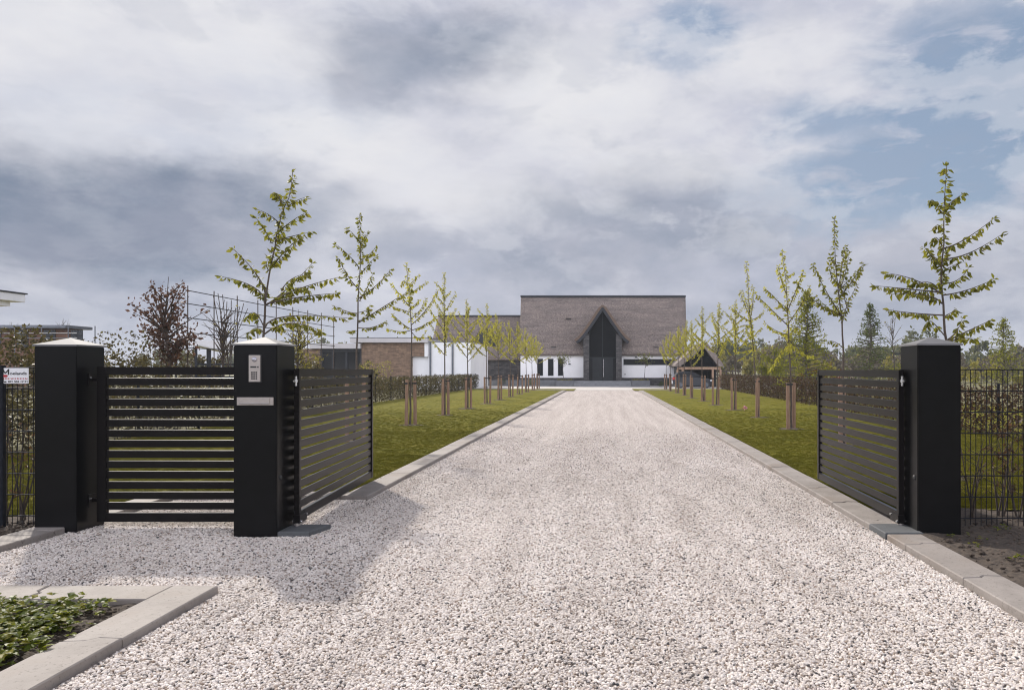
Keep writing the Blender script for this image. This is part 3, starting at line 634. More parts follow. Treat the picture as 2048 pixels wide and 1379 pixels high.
def leafy(mb, pts, rr, t0, per_m, L, fine, droop=.75):
    ln = sum((b - a).length for a, b in zip(pts, pts[1:])); n = int(ln * per_m * (1 - t0)) + 3; 
    k = 0
    while k < n:
        t = t0 + (1 - t0) * (k + rr.random()) / n; c, d = along(pts, min(1, t)); g = rr.choice((1, 2, 2, 3))
        for _ in range(g):
            out = rdir(rr, -.3, .5); o = (d * .30 + out * .62 + Vector((0, 0, -droop * rr.uniform(.5, 1.7)))).normalized()
            sd_ = o.cross(rdir(rr)).normalized(); l = L * rr.uniform(.6, 1.25)
            leaf(mb, c + out * .012 + Vector((0, 0, -.006)), o, sd_, l, l * rr.uniform(.40, .54), rr.uniform(.10, .35), fine); k += 1
    c, d = along(pts, 1)
    for _ in range(5):
        o = (d * .7 + rdir(rr, -.4, .6) * .8 + Vector((0, 0, -.3))).normalized(); l = L * rr.uniform(.6, 1.1)
        leaf(mb, c, o, o.cross(rdir(rr)).normalized(), l, l * .42, .25, fine)
def cherry(label, trunk, branches, seed, L, mat, per_m=60, fine=True, rbase=.030, group=None, spur=.5, lead=1.2):
    """trunk: 3-D points from the ground up; branches: lists of 3-D points."""
    rr = random.Random(seed); base = trunk[0]
    t = thing('cherry_tree', label, 'tree', tuple(base), group)
    tm, cm = MB(), MB(); n = len(trunk); tot = trunk[-1].z - trunk[0].z
    tm.tube(trunk, [max(.005, rbase * (1 - .88 * (p.z - base.z) / tot)) for p in trunk], 8 if fine else 5)
    for b in branches:
        ln = sum((q - p).length for p, q in zip(b, b[1:])); rb = min(.014, .006 + ln * .007)
        tm.tube(b, [rb * (1 - .75 * i / (len(b) - 1)) for i in range(len(b))], 5 if fine else 4); leafy(cm, b, rr, .16, per_m, L, fine)
        # short spurs
        for _ in range(int(ln * spur)):
            c, d = along(b, rr.uniform(.3, .95)); o = (d * .6 + rdir(rr, -.2, .8) * .8).normalized(); e = c + o * rr.uniform(.04, .11); tm.tube([c, e], .003, 3, caps=False); leafy(cm, [c, c.lerp(e, .5), e], rr, .3, per_m * 1.3, L, fine)
    k = int(len(trunk) * .55); leafy(cm, trunk[k:], rr, .0, per_m * lead, L, fine, .6)
    tm.build('trunk', M['bark'], t); cm.build('crown', mat, t); return t
def grow(base, H, seed, spread=.95, low=.42, nb=13, lean=0, up=1.0):
    rr = random.Random(seed); n = 12; pts = []
    ax, ay = rr.uniform(-.05, .05), rr.uniform(-.05, .05)
    for i in range(n + 1):
        f = i / n; pts.append(Vector(base) + Vector((ax * math.sin(f * 5) + lean * f, ay * math.sin(f * 4 + 1), H * f)))
    brs = []; a = rr.uniform(0, 6.28)
    for i in range(nb):
        f = low + (.90 - low) * (i + rr.uniform(-.35, .35)) / nb; f = max(low, f); p, d = along(pts, f); a += 2.4 + rr.uniform(-.4, .4)
        ln = spread * (1.08 - .95 * (f - low) / (1 - low)) * rr.uniform(.75, 1.2); el = R(rr.uniform(28, 56) + 14 * (f - low)) * up
        o = Vector((math.cos(a) * math.cos(el), math.sin(a) * math.cos(el), math.sin(el)))
        e = p + o * ln + Vector((0, 0, rr.uniform(-.05, .22) * ln)); mid = p + o * (ln * .5) + Vector((0, 0, rr.uniform(-.10, .05) * ln)); brs.append(bez(p, mid, e, 6))
    return pts, brs
ORD = ['nearest', 'second', 'third', 'fourth', 'fifth', 'sixth', 'seventh', 'eighth', 'ninth', 'tenth', 'eleventh', 'twelfth']
def traced(base, Y, tr, spec, zo, seed, extra=0):
    """positions read off the photograph at the tree's own distance; every limb is also given its own depth."""
    ox, oy, s = zo; rr = random.Random(seed); z = lambda p: px(ox + p[0] * s, oy + p[1] * s, Y)
    trunk = [Vector((base[0], Y, 0))]; first = z(tr[0])
    for k in range(1, 6): trunk.append(trunk[0].lerp(first, k / 6) + Vector((rr.uniform(-.008, .008), rr.uniform(-.01, .01), 0)))
    raw = [z(p) for p in tr]
    for i, p in enumerate(raw):
        trunk.append(p)
        if i + 1 < len(raw): trunk.append(p.lerp(raw[i + 1], .5) + Vector((rr.uniform(-.006, .006), rr.uniform(-.01, .01), 0)))
    br = []
    for k, b in enumerate(spec):
        q = [z(p) for p in b]; ln = (q[-1] - q[0]).length; dy = rr.choice((-1, 1)) * rr.uniform(.15, .62) * ln
        if len(q) == 2: q.insert(1, q[0].lerp(q[1], .5) + Vector((0, 0, -.05 * ln)))
        q[1].y += dy * .45; q[2].y += dy; q[0].y = Y
        c1 = q[1] * 2 - (q[0] + q[2]) * .5; br.append(bez(q[0], c1, q[2], 8))
    for _ in range(extra):
        f = rr.uniform(.5, .8); p, d = along(trunk, f); s_ = rr.choice((-1, 1)); o = Vector((rr.uniform(-.35, .35), s_, rr.uniform(.3, .8))).normalized(); ln = rr.uniform(.45, .9) * (1.3 - f); br.append(bez(p, p + o * ln * .5 - Vector((0, 0, .05)), p + o * ln, 6))
    return trunk, br
Z2 = (400, 320, .2539); Z7 = (1600, 320, .27552); Z6 = (1300, 500, .27548)
LEFT = [((-5.1, 11.1), [(500, 1378), (515, 1100), (545, 900), (575, 750), (600, 600), (640, 420), (700, 300), (730, 95)],
         [[(510, 1130), (380, 990), (60, 890)], [(508, 1120), (430, 930), (165, 670)], [(545, 870), (700, 750), (872, 660)], [(520, 1140), (650, 1010), (820, 790)], [(525, 1140), (730, 1020), (1052, 910)],
          [(530, 1130), (800, 1085), (1115, 1060)], [(512, 1320), (640, 1220), (1070, 1225)], [(505, 1370), (760, 1290), (1045, 1365)], [(502, 1310), (420, 1200), (345, 1245)], [(590, 640), (700, 590), (830, 545)],
          [(600, 590), (720, 500), (862, 430)], [(625, 500), (560, 440), (478, 400)], [(560, 650), (530, 560), (488, 480)], [(690, 370), (750, 320), (818, 288)], [(650, 350), (600, 270), (552, 238)], [(550, 880), (520, 830), (525, 780)], [(500, 1360), (420, 1320), (345, 1375)], [(640, 1030), (700, 930), (800, 880)], [(700, 1060), (800, 1010), (895, 1035)]]),
        ((-5.16, 15.5), [(1240, 1378), (1245, 1100), (1265, 800), (1262, 600), (1258, 430)],
         [[(1242, 1010), (1150, 900), (1068, 760)], [(1255, 850), (1190, 760), (1108, 680)], [(1262, 650), (1220, 590), (1188, 555)], [(1245, 1205), (1150, 1190), (1015, 1138)], [(1265, 790), (1320, 740), (1360, 680)], [(1270, 890), (1340, 830), (1412, 770)],
          [(1255, 1085), (1370, 980), (1462, 850)], [(1255, 1110), (1310, 1000), (1340, 890)], [(1250, 1320), (1370, 1320), (1495, 1280)], [(1250, 1280), (1420, 1140), (1590, 995)], [(1245, 1345), (1200, 1340), (1168, 1345)], [(1262, 660), (1300, 620), (1325, 585)], [(1248, 1200), (1310, 1180), (1330, 1150)], [(1250, 1270), (1290, 1230), (1310, 1180)]]),
        ((-5.2, 20.1), [(1668, 1378), (1655, 1150), (1640, 1000), (1625, 820)],
         [[(1660, 1330), (1580, 1280), (1500, 1212)], [(1658, 1200), (1570, 1170), (1480, 1140)], [(1650, 1150), (1600, 1080), (1545, 990)], [(1662, 1300), (1770, 1170), (1842, 1015)], [(1650, 1060), (1710, 1000), (1762, 950)], [(1642, 1000), (1670, 950), (1702, 900)], [(1665, 1340), (1780, 1300), (1875, 1245)], [(1660, 1250), (1740, 1180), (1790, 1100)], [(1664, 1340), (1580, 1350), (1495, 1330)], [(1640, 990), (1610, 950), (1590, 985)], [(1665, 1350), (1720, 1400), (1760, 1350)]])]
RIGHT = [((4.78, 10.3), [(1065, 1330), (1045, 1150), (1030, 950), (1025, 800), (1045, 600), (1045, 350), (1065, 45)],
          [[(1030, 1040), (880, 985), (612, 985)], [(1030, 970), (860, 860), (690, 800)], [(1028, 960), (800, 930), (582, 900)], [(1045, 1125), (820, 1115), (612, 1095)], [(1062, 1290), (960, 1170), (940, 1200)], [(1045, 640), (1180, 580), (1362, 440)], [(1045, 715), (1180, 690), (1352, 580)], [(1035, 805), (1080, 780), (1110, 760)], [(1035, 890), (1150, 870), (1252, 772)],
           [(1035, 980), (1180, 950), (1335, 880)], [(1048, 1135), (1100, 1110), (1172, 1085)], [(1070, 1310), (1290, 1220), (1472, 1150)], [(1075, 1300), (1160, 1230), (1220, 1140)], [(1080, 1320), (1220, 1290), (1365, 1290)], [(1045, 360), (1130, 290), (1248, 212)], [(1030, 390), (960, 310), (912, 315)], [(1030, 620), (990, 560), (965, 600)], [(1040, 520), (1010, 470), (985, 490)], [(1000, 930), (940, 880), (850, 900)], [(1022, 780), (990, 720), (975, 760)]]),
         ((4.7, 14.7), [(315, 1378), (305, 1160), (280, 960), (255, 700), (250, 430)],
          [[(312, 1165), (350, 1060), (438, 900)], [(345, 1080), (310, 930), (290, 870)], [(305, 1135), (170, 960), (52, 780)], [(300, 1130), (150, 1040), (0, 880)], [(282, 1000), (410, 860), (512, 730)], [(285, 950), (345, 810), (388, 665)], [(285, 900), (320, 740), (352, 615)], [(278, 900), (220, 840), (198, 770)], [(272, 800), (240, 740), (228, 690)], [(312, 1365), (260, 1320), (205, 1310)], [(300, 1120), (200, 1080), (100, 1000)], [(285, 940), (340, 880), (400, 810)]]),
         ((4.7, 18.8), [(1022, 930), (1010, 700), (1000, 450), (985, 200), (960, 10)],
          [[(1002, 550), (860, 430), (732, 330)], [(1000, 460), (920, 340), (862, 262)], [(995, 330), (940, 220), (908, 130)], [(1000, 440), (1050, 290), (1088, 168)], [(1010, 650), (1100, 730), (1200, 765)], [(1010, 610), (920, 590), (822, 530)], [(1005, 530), (1080, 400), (1122, 282)], [(990, 200), (1020, 180), (1052, 160)], [(1010, 650), (950, 770), (895, 880)], [(1008, 620), (1070, 560), (1090, 590)], [(1000, 460), (960, 400), (910, 420)]]),
         ((4.82, 23.4), [(765, 930), (740, 600), (720, 400), (700, 90)],
          [[(735, 520), (650, 480), (560, 420)], [(730, 485), (680, 400), (640, 310)], [(725, 455), (700, 370), (680, 290)], [(735, 475), (760, 350), (772, 240)], [(740, 505), (790, 480), (832, 440)], [(742, 720), (680, 660), (620, 622)], [(745, 710), (690, 730), (640, 740)], [(742, 640), (790, 590), (815, 560)], [(738, 560), (700, 540), (640, 560)]])]
Ls = [(-5.1, 11.1), (-5.16, 15.5), (-5.2, 20.1), (-5.2, 24.5), (-5.23, 28.8), (-5.15, 33), (-5.2, 37.3), (-5.2, 41.7), (-5.2, 46.1), (-5.2, 50.5), (-5.2, 54.9), (-5.2, 59.0)]
Rs = [(4.78, 10.3), (4.7, 14.7), (4.7, 18.8), (4.82, 23.4), (4.81, 27.7), (4.73, 31.6), (4.74, 35.7), (4.66, 39.7), (4.73, 44), (4.73, 48.2), (4.7, 52.9), (4.75, 57.6)]
LH = [0, 0, 0, 4.65, 4.2, 4.4, 4.3, 4.2, 4.45, 4.3, 4.2, 4.1]
RH = [0, 0, 0, 0, 4.05, 4.3, 4.5, 4.1, 4.4, 4.3, 4.2, 4.15]
stake_mesh = None
def stake(x, y, label, h=1.22):
    global stake_mesh
    if stake_mesh is None:
        m = MB(); m.tube([(0, 0, -.1), (0, 0, .6), (0, 0, 1.19)], [.046, .044, .043], 10); m.tube([(0, 0, 1.19), (0, 0, 1.205)], [.043, .036], 10)
        o = m.build('tree_stake', M['stake']); stake_mesh = o.data
    else: o = bpy.data.objects.new('tree_stake', stake_mesh); COL.objects.link(o)
    o.location = (x, y, .02); o.rotation_euler = (rnd.uniform(-.012, .012), rnd.uniform(-.012, .012), rnd.uniform(0, 6)); o.scale.z = rnd.uniform(.97, 1.03)
    tag(o, label, 'tree stake', 'wooden stakes tied to the young cherries', 'thing'); return o
for side, spots, hs, tr in (('left', Ls, LH, LEFT), ('right', Rs, RH, RIGHT)):
    where = 'row below the low brick building' if side == 'left' else 'row opposite, on the car side'
    where = 'row on the brick building side' if side == 'left' else 'row on the parked car side'
    for i, (x, y) in enumerate(spots):
        sd_ = 100 * (side == 'right') + i
        if i < len(tr):
            b, t_, s_ = tr[i]; zo = Z2 if side == 'left' else (Z7 if i < 2 else Z6)
            trunk, br = traced(b, b[1], t_, s_, zo, sd_, extra=1 if i < 2 else 3)
        else: r3 = random.Random(900 + sd_); trunk, br = grow((x, y, 0), hs[i], 31 + sd_, spread=r3.uniform(.95, 1.35), nb=r3.randint(10, 15), low=r3.uniform(.40, .48), lean=r3.uniform(-.18, .18))
        adj = {0: 'tall young cherry, first', 1: 'slim young cherry, second'}.get(i, 'staked young cherry, %s' % ORD[i])
        L = (.096, .090)[i] if i < 2 else (.086 if i < 5 else .092); pm = (62, 64)[i] if i < 2 else (76 if i < 4 else 86)
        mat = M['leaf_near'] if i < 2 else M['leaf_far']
        ct = cherry('%s in the %s from the gate' % (adj, where), trunk, br, sd_ + 5, L, mat, pm, i < 3, lead=(1.5 if i == 0 else 1.2), group='young cherry trees lining the drive')
        # rubber strap from stake to stake
        w, wy = ((.09, .14), (.135, .10), (.085, .13), (.06, .15), (.075, .13), (.10, .11), (.055, .15))[(i + 3 * (side == 'right')) % 7]; dx = (.02 if side == 'left' else -.02)
        jog = rnd.uniform(-.05, .05)
        dx = -.09 if (side == 'right' and i == 0) else dx
        s0, s1 = Vector((x - w + dx, y - wy + jog, 0)), Vector((x + w + dx, y + wy + jog, 0))
        o = MB(); c = along(trunk, .26)[0]
        for zz in (1.15,): o.bar(s0 + Vector((0, 0, zz)), s1 + Vector((0, 0, zz)), .008, .045)
        for s in (s0, s1): o.tube([s + Vector((0, 0, 1.125)), s + Vector((0, 0, 1.175))], .049, 10, caps=False)
        o.build('tie_strap', M['strap'], ct)
        for s, nm in ((s0, 'left'), (s1, 'right')): stake(s.x, s.y, '%s round wooden stake of the %s cherry in the %s' % (nm, 'first' if i == 0 else ORD[i], where))
        # bare earth around the foot
        d = MB(); n = 16; rr = random.Random(sd_); d.add([(x, y, .056)] + [(x + math.cos(k * 6.283 / n) * .36 * rr.uniform(.8, 1.15), y + math.sin(k * 6.283 / n) * .36 * rr.uniform(.8, 1.15), .030) for k in range(n)], [(0, k + 1, (k + 1) % n + 1) for k in range(n)])
        tag(d.build('soil_patch', M['soil']), kind='structure')

# hedges: leaves through the whole volume of the hedge on a few stems
def leaf_cloud(mb, rr, n, samp, L, W=.6, fine=False, zl=-1, zh=1):
    for _ in range(n):
        c = samp(rr); o = rdir(rr, zl, zh); s = o.cross(rdir(rr)).normalized(); l = L * rr.uniform(.6, 1.3); leaf(mb, c, o, s, l, l * W, rr.uniform(-.2, .3), fine)
def hedge(label, p, q, w, h, per_m, L, mat, seed, name='hedge', ragged=.2, z0=.02, cat='hedge', stems=3):
    rr = random.Random(seed); p, q = Vector((*p, 0)), Vector((*q, 0)); d = q - p; ln = d.length; d.normalize(); n = Vector((d.y, -d.x, 0))
    t = thing(name, label, cat, tuple(p)); cm, sm = MB(), MB()
    def samp(rr):
        s = rr.random() * ln; a = rr.uniform(-1, 1); a = math.copysign(abs(a) ** .6, a); hh = h * (1 + ragged * mnoise.noise(Vector((s * .9, seed, 0)))) ; z = z0 + (hh - z0) * rr.random() ** .8
        a *= (.75 + .25 * mnoise.noise(Vector((s * 1.3, z * 2, seed + 4))) + .1)
        return p + d * s + n * (a * w / 2) + Vector((0, 0, z))
    leaf_cloud(cm, rr, int(ln * per_m), samp, L)
    for k in range(int(ln * stems)):
        s = rr.random() * ln; c = p + d * s + n * rr.uniform(-.3, .3) * w; e = c + Vector((rr.uniform(-.2, .2), rr.uniform(-.2, .2), h * rr.uniform(.7, 1.0))); sm.tube([c, c.lerp(e, .5) + Vector((rr.uniform(-.05, .05), 0, 0)), e], [.012, .009, .004], 4, caps=False)
    cm.build('foliage', mat, t); tag(sm.build('stems', M['bark'], t), kind='stuff'); return t
hedge('long low beech hedge beside the lawn under the brick building', (-10.35, 8.5), (-10.65, 62), .75, 1.14, 620, .085, M['leaf_hedge'], 11)
hedge('long low brownish hedge beside the lawn on the parked car side', (8.6, 8.5), (9.4, 60), .7, 1.13, 640, .085, M['leaf_brown'], 12)
hedge('tall overgrown dark hedge behind the fence with the small sign', (-11.9, 8), (-11.9, 17.2), 1.0, 2.15, 1500, .09, M['leaf_hedge'], 13, ragged=.35)
hedge('loose ragged hedge past the copper-leaved tree', (-11.9, 17.2), (-12.4, 21.5), 1.2, 1.95, 1100, .085, M['leaf_hedge'], 14, ragged=.5)

def clump_tree(name, label, base, H, crown, trunk_h, n, L, mat, seed, group=None, cat='tree', bark=None, nb=26, conifer=False, gaps=.5, rb=None, W=.55, att=(.72, .95)):
    """crown: (rx, ry, z0, z1). Leaves gather round twig ends spread through the crown, so that the sky shows between them."""
    rr = random.Random(seed); b = Vector(base); t = thing(name, label, cat, base, group); rx, ry, z0, z1 = crown; tm, cm = MB(), MB(); rb = rb or H * .016
    k = 7; pts = [b + Vector((rr.uniform(-.02, .02) * H * (i > 0), rr.uniform(-.02, .02) * H * (i > 0), H * .96 * i / k)) for i in range(k + 1)]
    tm.tube(pts, [max(.006, rb * (1 - .92 * i / k)) for i in range(k + 1)], 6)
    ends = []
    for i in range(nb):
        if conifer:
            f = (i + rr.random()) / nb; z = z0 + (z1 - z0) * f; a = i * 2.4 + rr.uniform(-.5, .5); r = (1 - f) ** .8 * rr.uniform(.7, 1.15) + .04
            e = b + Vector((math.cos(a) * rx * r, math.sin(a) * ry * r, z + .10 * (1 - f) * rx)); s = b + Vector((0, 0, z - .05 * rx))
        else:
            o = rdir(rr, -.9, 1); r = rr.uniform(.35, 1) ** .5 * rr.uniform(.8, 1.12); e = b + Vector((o.x * rx * r, o.y * ry * r, (z0 + z1) / 2 + o.z * r * (z1 - z0) / 2)); s = along(pts, min(.98, max(trunk_h / H, (e.z - b.z) / H * rr.uniform(*att))))[0]
        m_ = s.lerp(e, .55) + Vector((rr.uniform(-.1, .1) * rx, rr.uniform(-.1, .1) * rx, .05 * rx)); br = bez(s, m_, e, 4)
        tm.tube(br, [rb * .4, rb * .32, rb * .24, rb * .15, rb * .08], 4, caps=False); ends.append(br)
    per = n // nb
    for br in ends:
        ext = (br[-1] - br[0]).length
        for _ in range(int(per * rr.uniform(.6, 1.4))):
            u = rr.random() ** gaps; c = along(br, u)[0] + rdir(rr) * (rr.random() ** .6 * (.10 * ext + .09 * rx)); o = rdir(rr); l = L * rr.uniform(.6, 1.3); leaf(cm, c, o, o.cross(rdir(rr)).normalized(), l, l * W, rr.uniform(-.2, .3), False)
    tm.build('trunk', M[bark or 'bark_far'], t); cm.build('crown', mat, t); return t
clump_tree('copper_tree', 'copper-leaved young tree above the side panel', (-11.4, 19.6, 0), 4.1, (1.0, .9, 1.75, 4.15), 1.5, 1500, .11, M['leaf_copper'], 21, bark='bark', nb=44, gaps=.8)
clump_tree('small_tree', 'small half bare tree with yellow leaves behind the letter slot pillar', (-11.3, 27.6, 0), 3.9, (1.05, 1.0, 1.2, 3.7), .9, 900, .11, M['leaf_yellow'], 22, bark='bark', nb=40, gaps=.8)
clump_tree('bare_tree', 'nearly bare young tree tied to canes against the tall wire trellis', (-11.3, 22.3, 0), 3.75, (.75, .6, 1.9, 3.75), 1.4, 60, .08, M['leaf_yellow'], 23, bark='bark', nb=46, rb=.05)
# wire trellis of thin posts
tt = thing('trellis', 'tall thin trellis of posts and horizontal wires behind the bare tree', 'trellis', (-11.1, 20, 0))
for k in range(9):
    y = 20 + k * 1.35; o = MB(); o.tube([(-11.1, y, 0), (-11.1, y, 3.75)], .016, 6); o.build('post', M['bark'], tt)
o = MB()
for z in (3.63, 3.28, 2.9, 2.5, 2.1): o.tube([(-11.13, 19.95, z), (-11.13, 31, z)], .013, 5)
o.build('wires', M['wire'], tt)
o = MB(); rr = random.Random(5)
for k in range(9): o.tube([(-11.2, 22.3 + rr.uniform(-.2, .2), 1.4 + .1 * k % .5), (-11.2, 21.5 + k * .26, 3.55 + rr.uniform(-.2, .2))], .011, 5)
o.build('canes', M['bark'], tt)

# right-hand garden and country
clump_tree('larch', 'bushy light green young larch behind the third cherry opposite', (9.6, 35.5, 0), 5.2, (1.55, 1.4, .7, 5.2), .5, 4600, .105, M['leaf_green'], 31, nb=90, conifer=True, gaps=.6)
clump_tree('fir_tree', 'dark green cone-shaped young conifer between the two nearest cherries opposite', (14.2, 40, 0), 5.0, (1.45, 1.4, .9, 5.0), .5, 2600, .10, M['leaf_conifer'], 32, nb=80, conifer=True, gaps=.6)
clump_tree('fir_tree', 'thin-topped young conifer beyond the mesh fence, past the pillar without intercom', (21.3, 40, 0), 4.2, (1.5, 1.4, .7, 4.2), .4, 2100, .11, M['leaf_green'], 33, nb=62, conifer=True, gaps=.6)
clump_tree('bare_tree', 'thin nearly bare sapling beside a stake, left of the pillar without intercom', (15.4, 40, 0), 5.0, (.75, .7, 1.5, 4.9), 1.3, 110, .08, M['leaf_yellow'], 34, nb=26, rb=.05)
m = MB(); m.tube([(16.15, 40, 0), (16.15, 40, 2.45)], .045, 8); st = m.build('tall_stake', M['stake'], None, (16.15, 40, 0)); tag(st, 'tall timber stake with a dark strap beside the thin bare sapling', 'tree stake', None, 'thing')
m = MB(); m.bar((15.4, 40, 2.38), (16.2, 40, 2.38), .03, .06); on(st, 'strap', m, M['strap'])
clump_tree('green_bush', 'dense green bush behind the hedge next to the carport', (10.2, 45, 0), 3.1, (1.6, 1.4, .2, 3.1), .3, 3800, .11, M['leaf_green'], 35, cat='bush', nb=50, gaps=.5)
clump_tree('green_bush', 'loose pale green bush right of the dense bush behind the hedge', (12.9, 46, 0), 2.5, (1.6, 1.4, .2, 2.4), .3, 2600, .11, M['leaf_yellow'], 36, cat='bush', nb=50, gaps=.5)
clump_tree('red_bush', 'rusty red leaved bush behind the hedge near the gate leaf', (10.6, 37, 0), 1.85, (1.7, 1.2, .1, 1.85), .3, 2600, .10, M['leaf_red'], 37, cat='bush', nb=50, gaps=.5)
clump_tree('green_bush', 'low mixed bush left of the far conifer behind the hedge', (17.5, 44, 0), 2.2, (2.0, 1.5, .1, 2.1), .3, 1700, .11, M['leaf_green'], 38, cat='bush', nb=50, gaps=.5)

def wood(name, x0, x1, y0, y1, h0, h1, n, L, mat, seed, ntree, label=None):
    """a far-off wood read as one mass: many small crowns of leaf clumps on trunks."""
    rr = random.Random(seed); mb = MB()
    for k in range(ntree):
        x = x0 + (x1 - x0) * (k + rr.random()) / ntree; y = rr.uniform(y0, y1); H = rr.uniform(h0, h1) * (.75 + .5 * mnoise.noise(Vector((x * .03, seed, 2))) + .12); rx = H * rr.uniform(.22, .36)
        mb.tube([(x, y, 0), (x + rr.uniform(-.3, .3), y, H * .8)], [H * .02, H * .006], 4, mi=1, caps=False)
        cl = [Vector((x, y, H * .55)) + Vector((rx * a.x, rx * a.y, H * .42 * a.z)) for a in (rdir(rr) * rr.uniform(.5, 1) for _ in range(13))]
        for _ in range(n):
            c = rr.choice(cl) + rdir(rr) * (rr.random() ** .7 * rx * .42); o = rdir(rr); l = L * rr.uniform(.6, 1.4); leaf(mb, c, o, o.cross(rdir(rr)).normalized(), l, l * .7, 0, False)
    return tag(mb.build(name, [mat, M['bark_far']]), kind='stuff')
wood('far_wood', 15, 110, 125, 160, 5, 10, 420, .7, M['leaf_wood'], 41, 80)
wood('far_wood', 13, 90, 95, 120, 2.5, 5.5, 330, .45, M['leaf_yellow'], 47, 60)
wood('far_wood', 110, 330, 130, 175, 6, 11, 200, .9, M['leaf_wood'], 46, 40)
wood('far_wood', -260, 15, 150, 200, 6, 11, 300, .8, M['leaf_wood'], 42, 50)
wood('far_thicket', 16, 100, 72, 100, 2.8, 5.4, 320, .34, M['leaf_tan'], 43, 90)
wood('far_thicket', 14, 60, 58, 72, 1.2, 2.9, 260, .22, M['leaf_yellow'], 44, 34)
wood('added_unseen_wood', -48, 48, -24, -16, 7, 11, 700, .7, M['leaf_wood'], 48, 44)  # added out of view behind the camera to darken metal reflections and gravel shade
wood('added_unseen_wood', -44, 44, -14, -12, 3, 4, 500, .4, M['leaf_hedge'], 49, 44)  # lower belt of the same added light blocker
wood('far_shrubs', -62, -16, 40, 62, 1.6, 3.6, 300, .22, M['leaf_hedge'], 45, 44)

# ------------------------------------------------------------------ thatched house
HY = 72.0
def hx(p, Y=HY): return (p - CX) * Y / F
def hz(p, Y=HY): return EYE + (CY - p) * Y / F
house = thing('thatched_house', 'large thatched house with white walls and a tall dark gabled entrance', 'house', (0, HY, 0))
xl, xr = hx(1041), hx(1371)
m = MB(); m.box(xl, xr, HY, HY + 9, .78, 3.4); m.build('wall', M['plaster'], house)
m = MB(); m.box(xl - .01, xr + .01, HY - .02, HY + 9.02, 0, .78); m.build('plinth', M['darkstone'], house)
def roof_slab(x0, x1, ye, ze, yr, zr, th, nx, nz, seed, xe=0.0):
    """one thatched roof: both slopes, thick rounded eaves, gently uneven surface."""
    mb = MB(); prof = [(ye + .10, ze - th), (ye - .05, ze - th * .55), (ye, ze)] + [(ye + (yr - ye) * k / nz, ze + (zr - ze) * k / nz) for k in range(1, nz + 1)]
    back = [(2 * yr - y, z) for y, z in reversed(prof[:-1])]; prof = prof + back; P_ = len(prof)
    for i in range(nx + 1):
        x = x0 + (x1 - x0) * i / nx
        for y, z in prof:
            g = xe * max(0, (z - ze) / (zr - ze)); k = 1 if x > (x0 + x1) / 2 else -1
            mb.v.append((x + k * g * (abs(x - (x0 + x1) / 2) / ((x1 - x0) / 2)), y, z + .05 * mnoise.noise(Vector((x * .9, z * 1.5, seed)))))
    for i in range(nx):
        for k in range(P_ - 1): mb.f.append([i * P_ + k, (i + 1) * P_ + k, (i + 1) * P_ + k + 1, i * P_ + k + 1]); mb.mi.append(0); mb.sm.append(True)
        mb.f.append([i * P_ + P_ - 1, (i + 1) * P_ + P_ - 1, (i + 1) * P_, i * P_]); mb.mi.append(0); mb.sm.append(False)
    mb.f.append(list(range(P_))); mb.mi.append(0); mb.sm.append(False); mb.f.append([nx * P_ + k for k in range(P_)][::-1]); mb.mi.append(0); mb.sm.append(False)
    return mb
ZR = hz(592, 76.6)
rf = roof_slab(xl - .05, xr + .08, 71.55, 3.22, 76.6, ZR, .32, 40, 16, 1, xe=.42).build('roof', M['thatch'], house)
m = MB(); m.box(xl - .5, xr + .52, 76.35, 76.85, ZR - .12, ZR + .06, .03); on(rf, 'ridge_cap', m, M['anthra'])
for vx, vy in ((1137, 636), (1107, 692), (1312, 693)):
    # little hooded vents standing on the slope
    Y = 71.55 + 5.05 * ((EYE + (CY - vy) * 73.5 / F) - 3.22) / (ZR - 3.22); c = px(vx, vy, Y - .1); n = 8; m = MB()
    arc = [(c.x + .30 * math.cos(math.pi * k / n), c.z - .06 + .14 * math.sin(math.pi * k / n)) for k in range(n + 1)]
    m.extrude_y(arc[::-1], c.y - .10, c.y + .6); vt = MB(); on(rf, 'roof_vent', m, M['thatch'])
    q = MB(); q.box(c.x - .24, c.x + .24, c.y - .105, c.y - .095, c.z - .10, c.z - .02); on(rf, 'vent_opening', q, M['ink'])
# gabled entrance
XC = -.13; GY = 70.4
def gable(off):  # outer line of the thatched gable, off: shift inward along the slope normal
    pts = [(2.66, 4.36), (2.30, 4.66), (1.90, 5.12), (1.25, 6.05), (.62, 7.00), (.34, 7.40), (.13, 7.62)]
    r = []
    for i, (x, z) in enumerate(pts):
        a = pts[max(i - 1, 0)]; b = pts[min(i + 1, len(pts) - 1)]; dx, dz = b[0] - a[0], b[1] - a[1]; l = math.hypot(dx, dz); nx, nz = -dz / l, dx / l
        r.append((x + nx * off if i < len(pts) - 1 else x * .5, z + nz * off - (off * .25 if i == len(pts) - 1 else 0)))
    return [(XC + x, z) for x, z in r] + [(XC - x, z) for x, z in reversed(r)]
def gable_band(o0, o1, y0, y1, mat, name):
    a, b = gable(o0), gable(o1); n = len(a); mb = MB(); vs = [(x, y0, z) for x, z in a] + [(x, y0, z) for x, z in b] + [(x, y1, z) for x, z in a] + [(x, y1, z) for x, z in b]; fs = []
    for i in range(n - 1): fs += [(i, n + i, n + i + 1, i + 1), (2 * n + i, 2 * n + i + 1, 3 * n + i + 1, 3 * n + i), (i, i + 1, 2 * n + i + 1, 2 * n + i), (n + i, 3 * n + i, 3 * n + i + 1, n + i + 1)]
    fs += [(0, 2 * n, 3 * n, n), (n - 1, 2 * n - 1, 4 * n - 1, 3 * n - 1)]; mb.add(vs, fs); return on(house, name, mb, mat) if False else mb.build(name, mat, house)
gable_band(0, .20, GY + .12, 76, M['thatch'], 'porch_roof')
gable_band(-.015, .21, GY, GY + .125, M['thatch_edge'], 'thatch_edge')
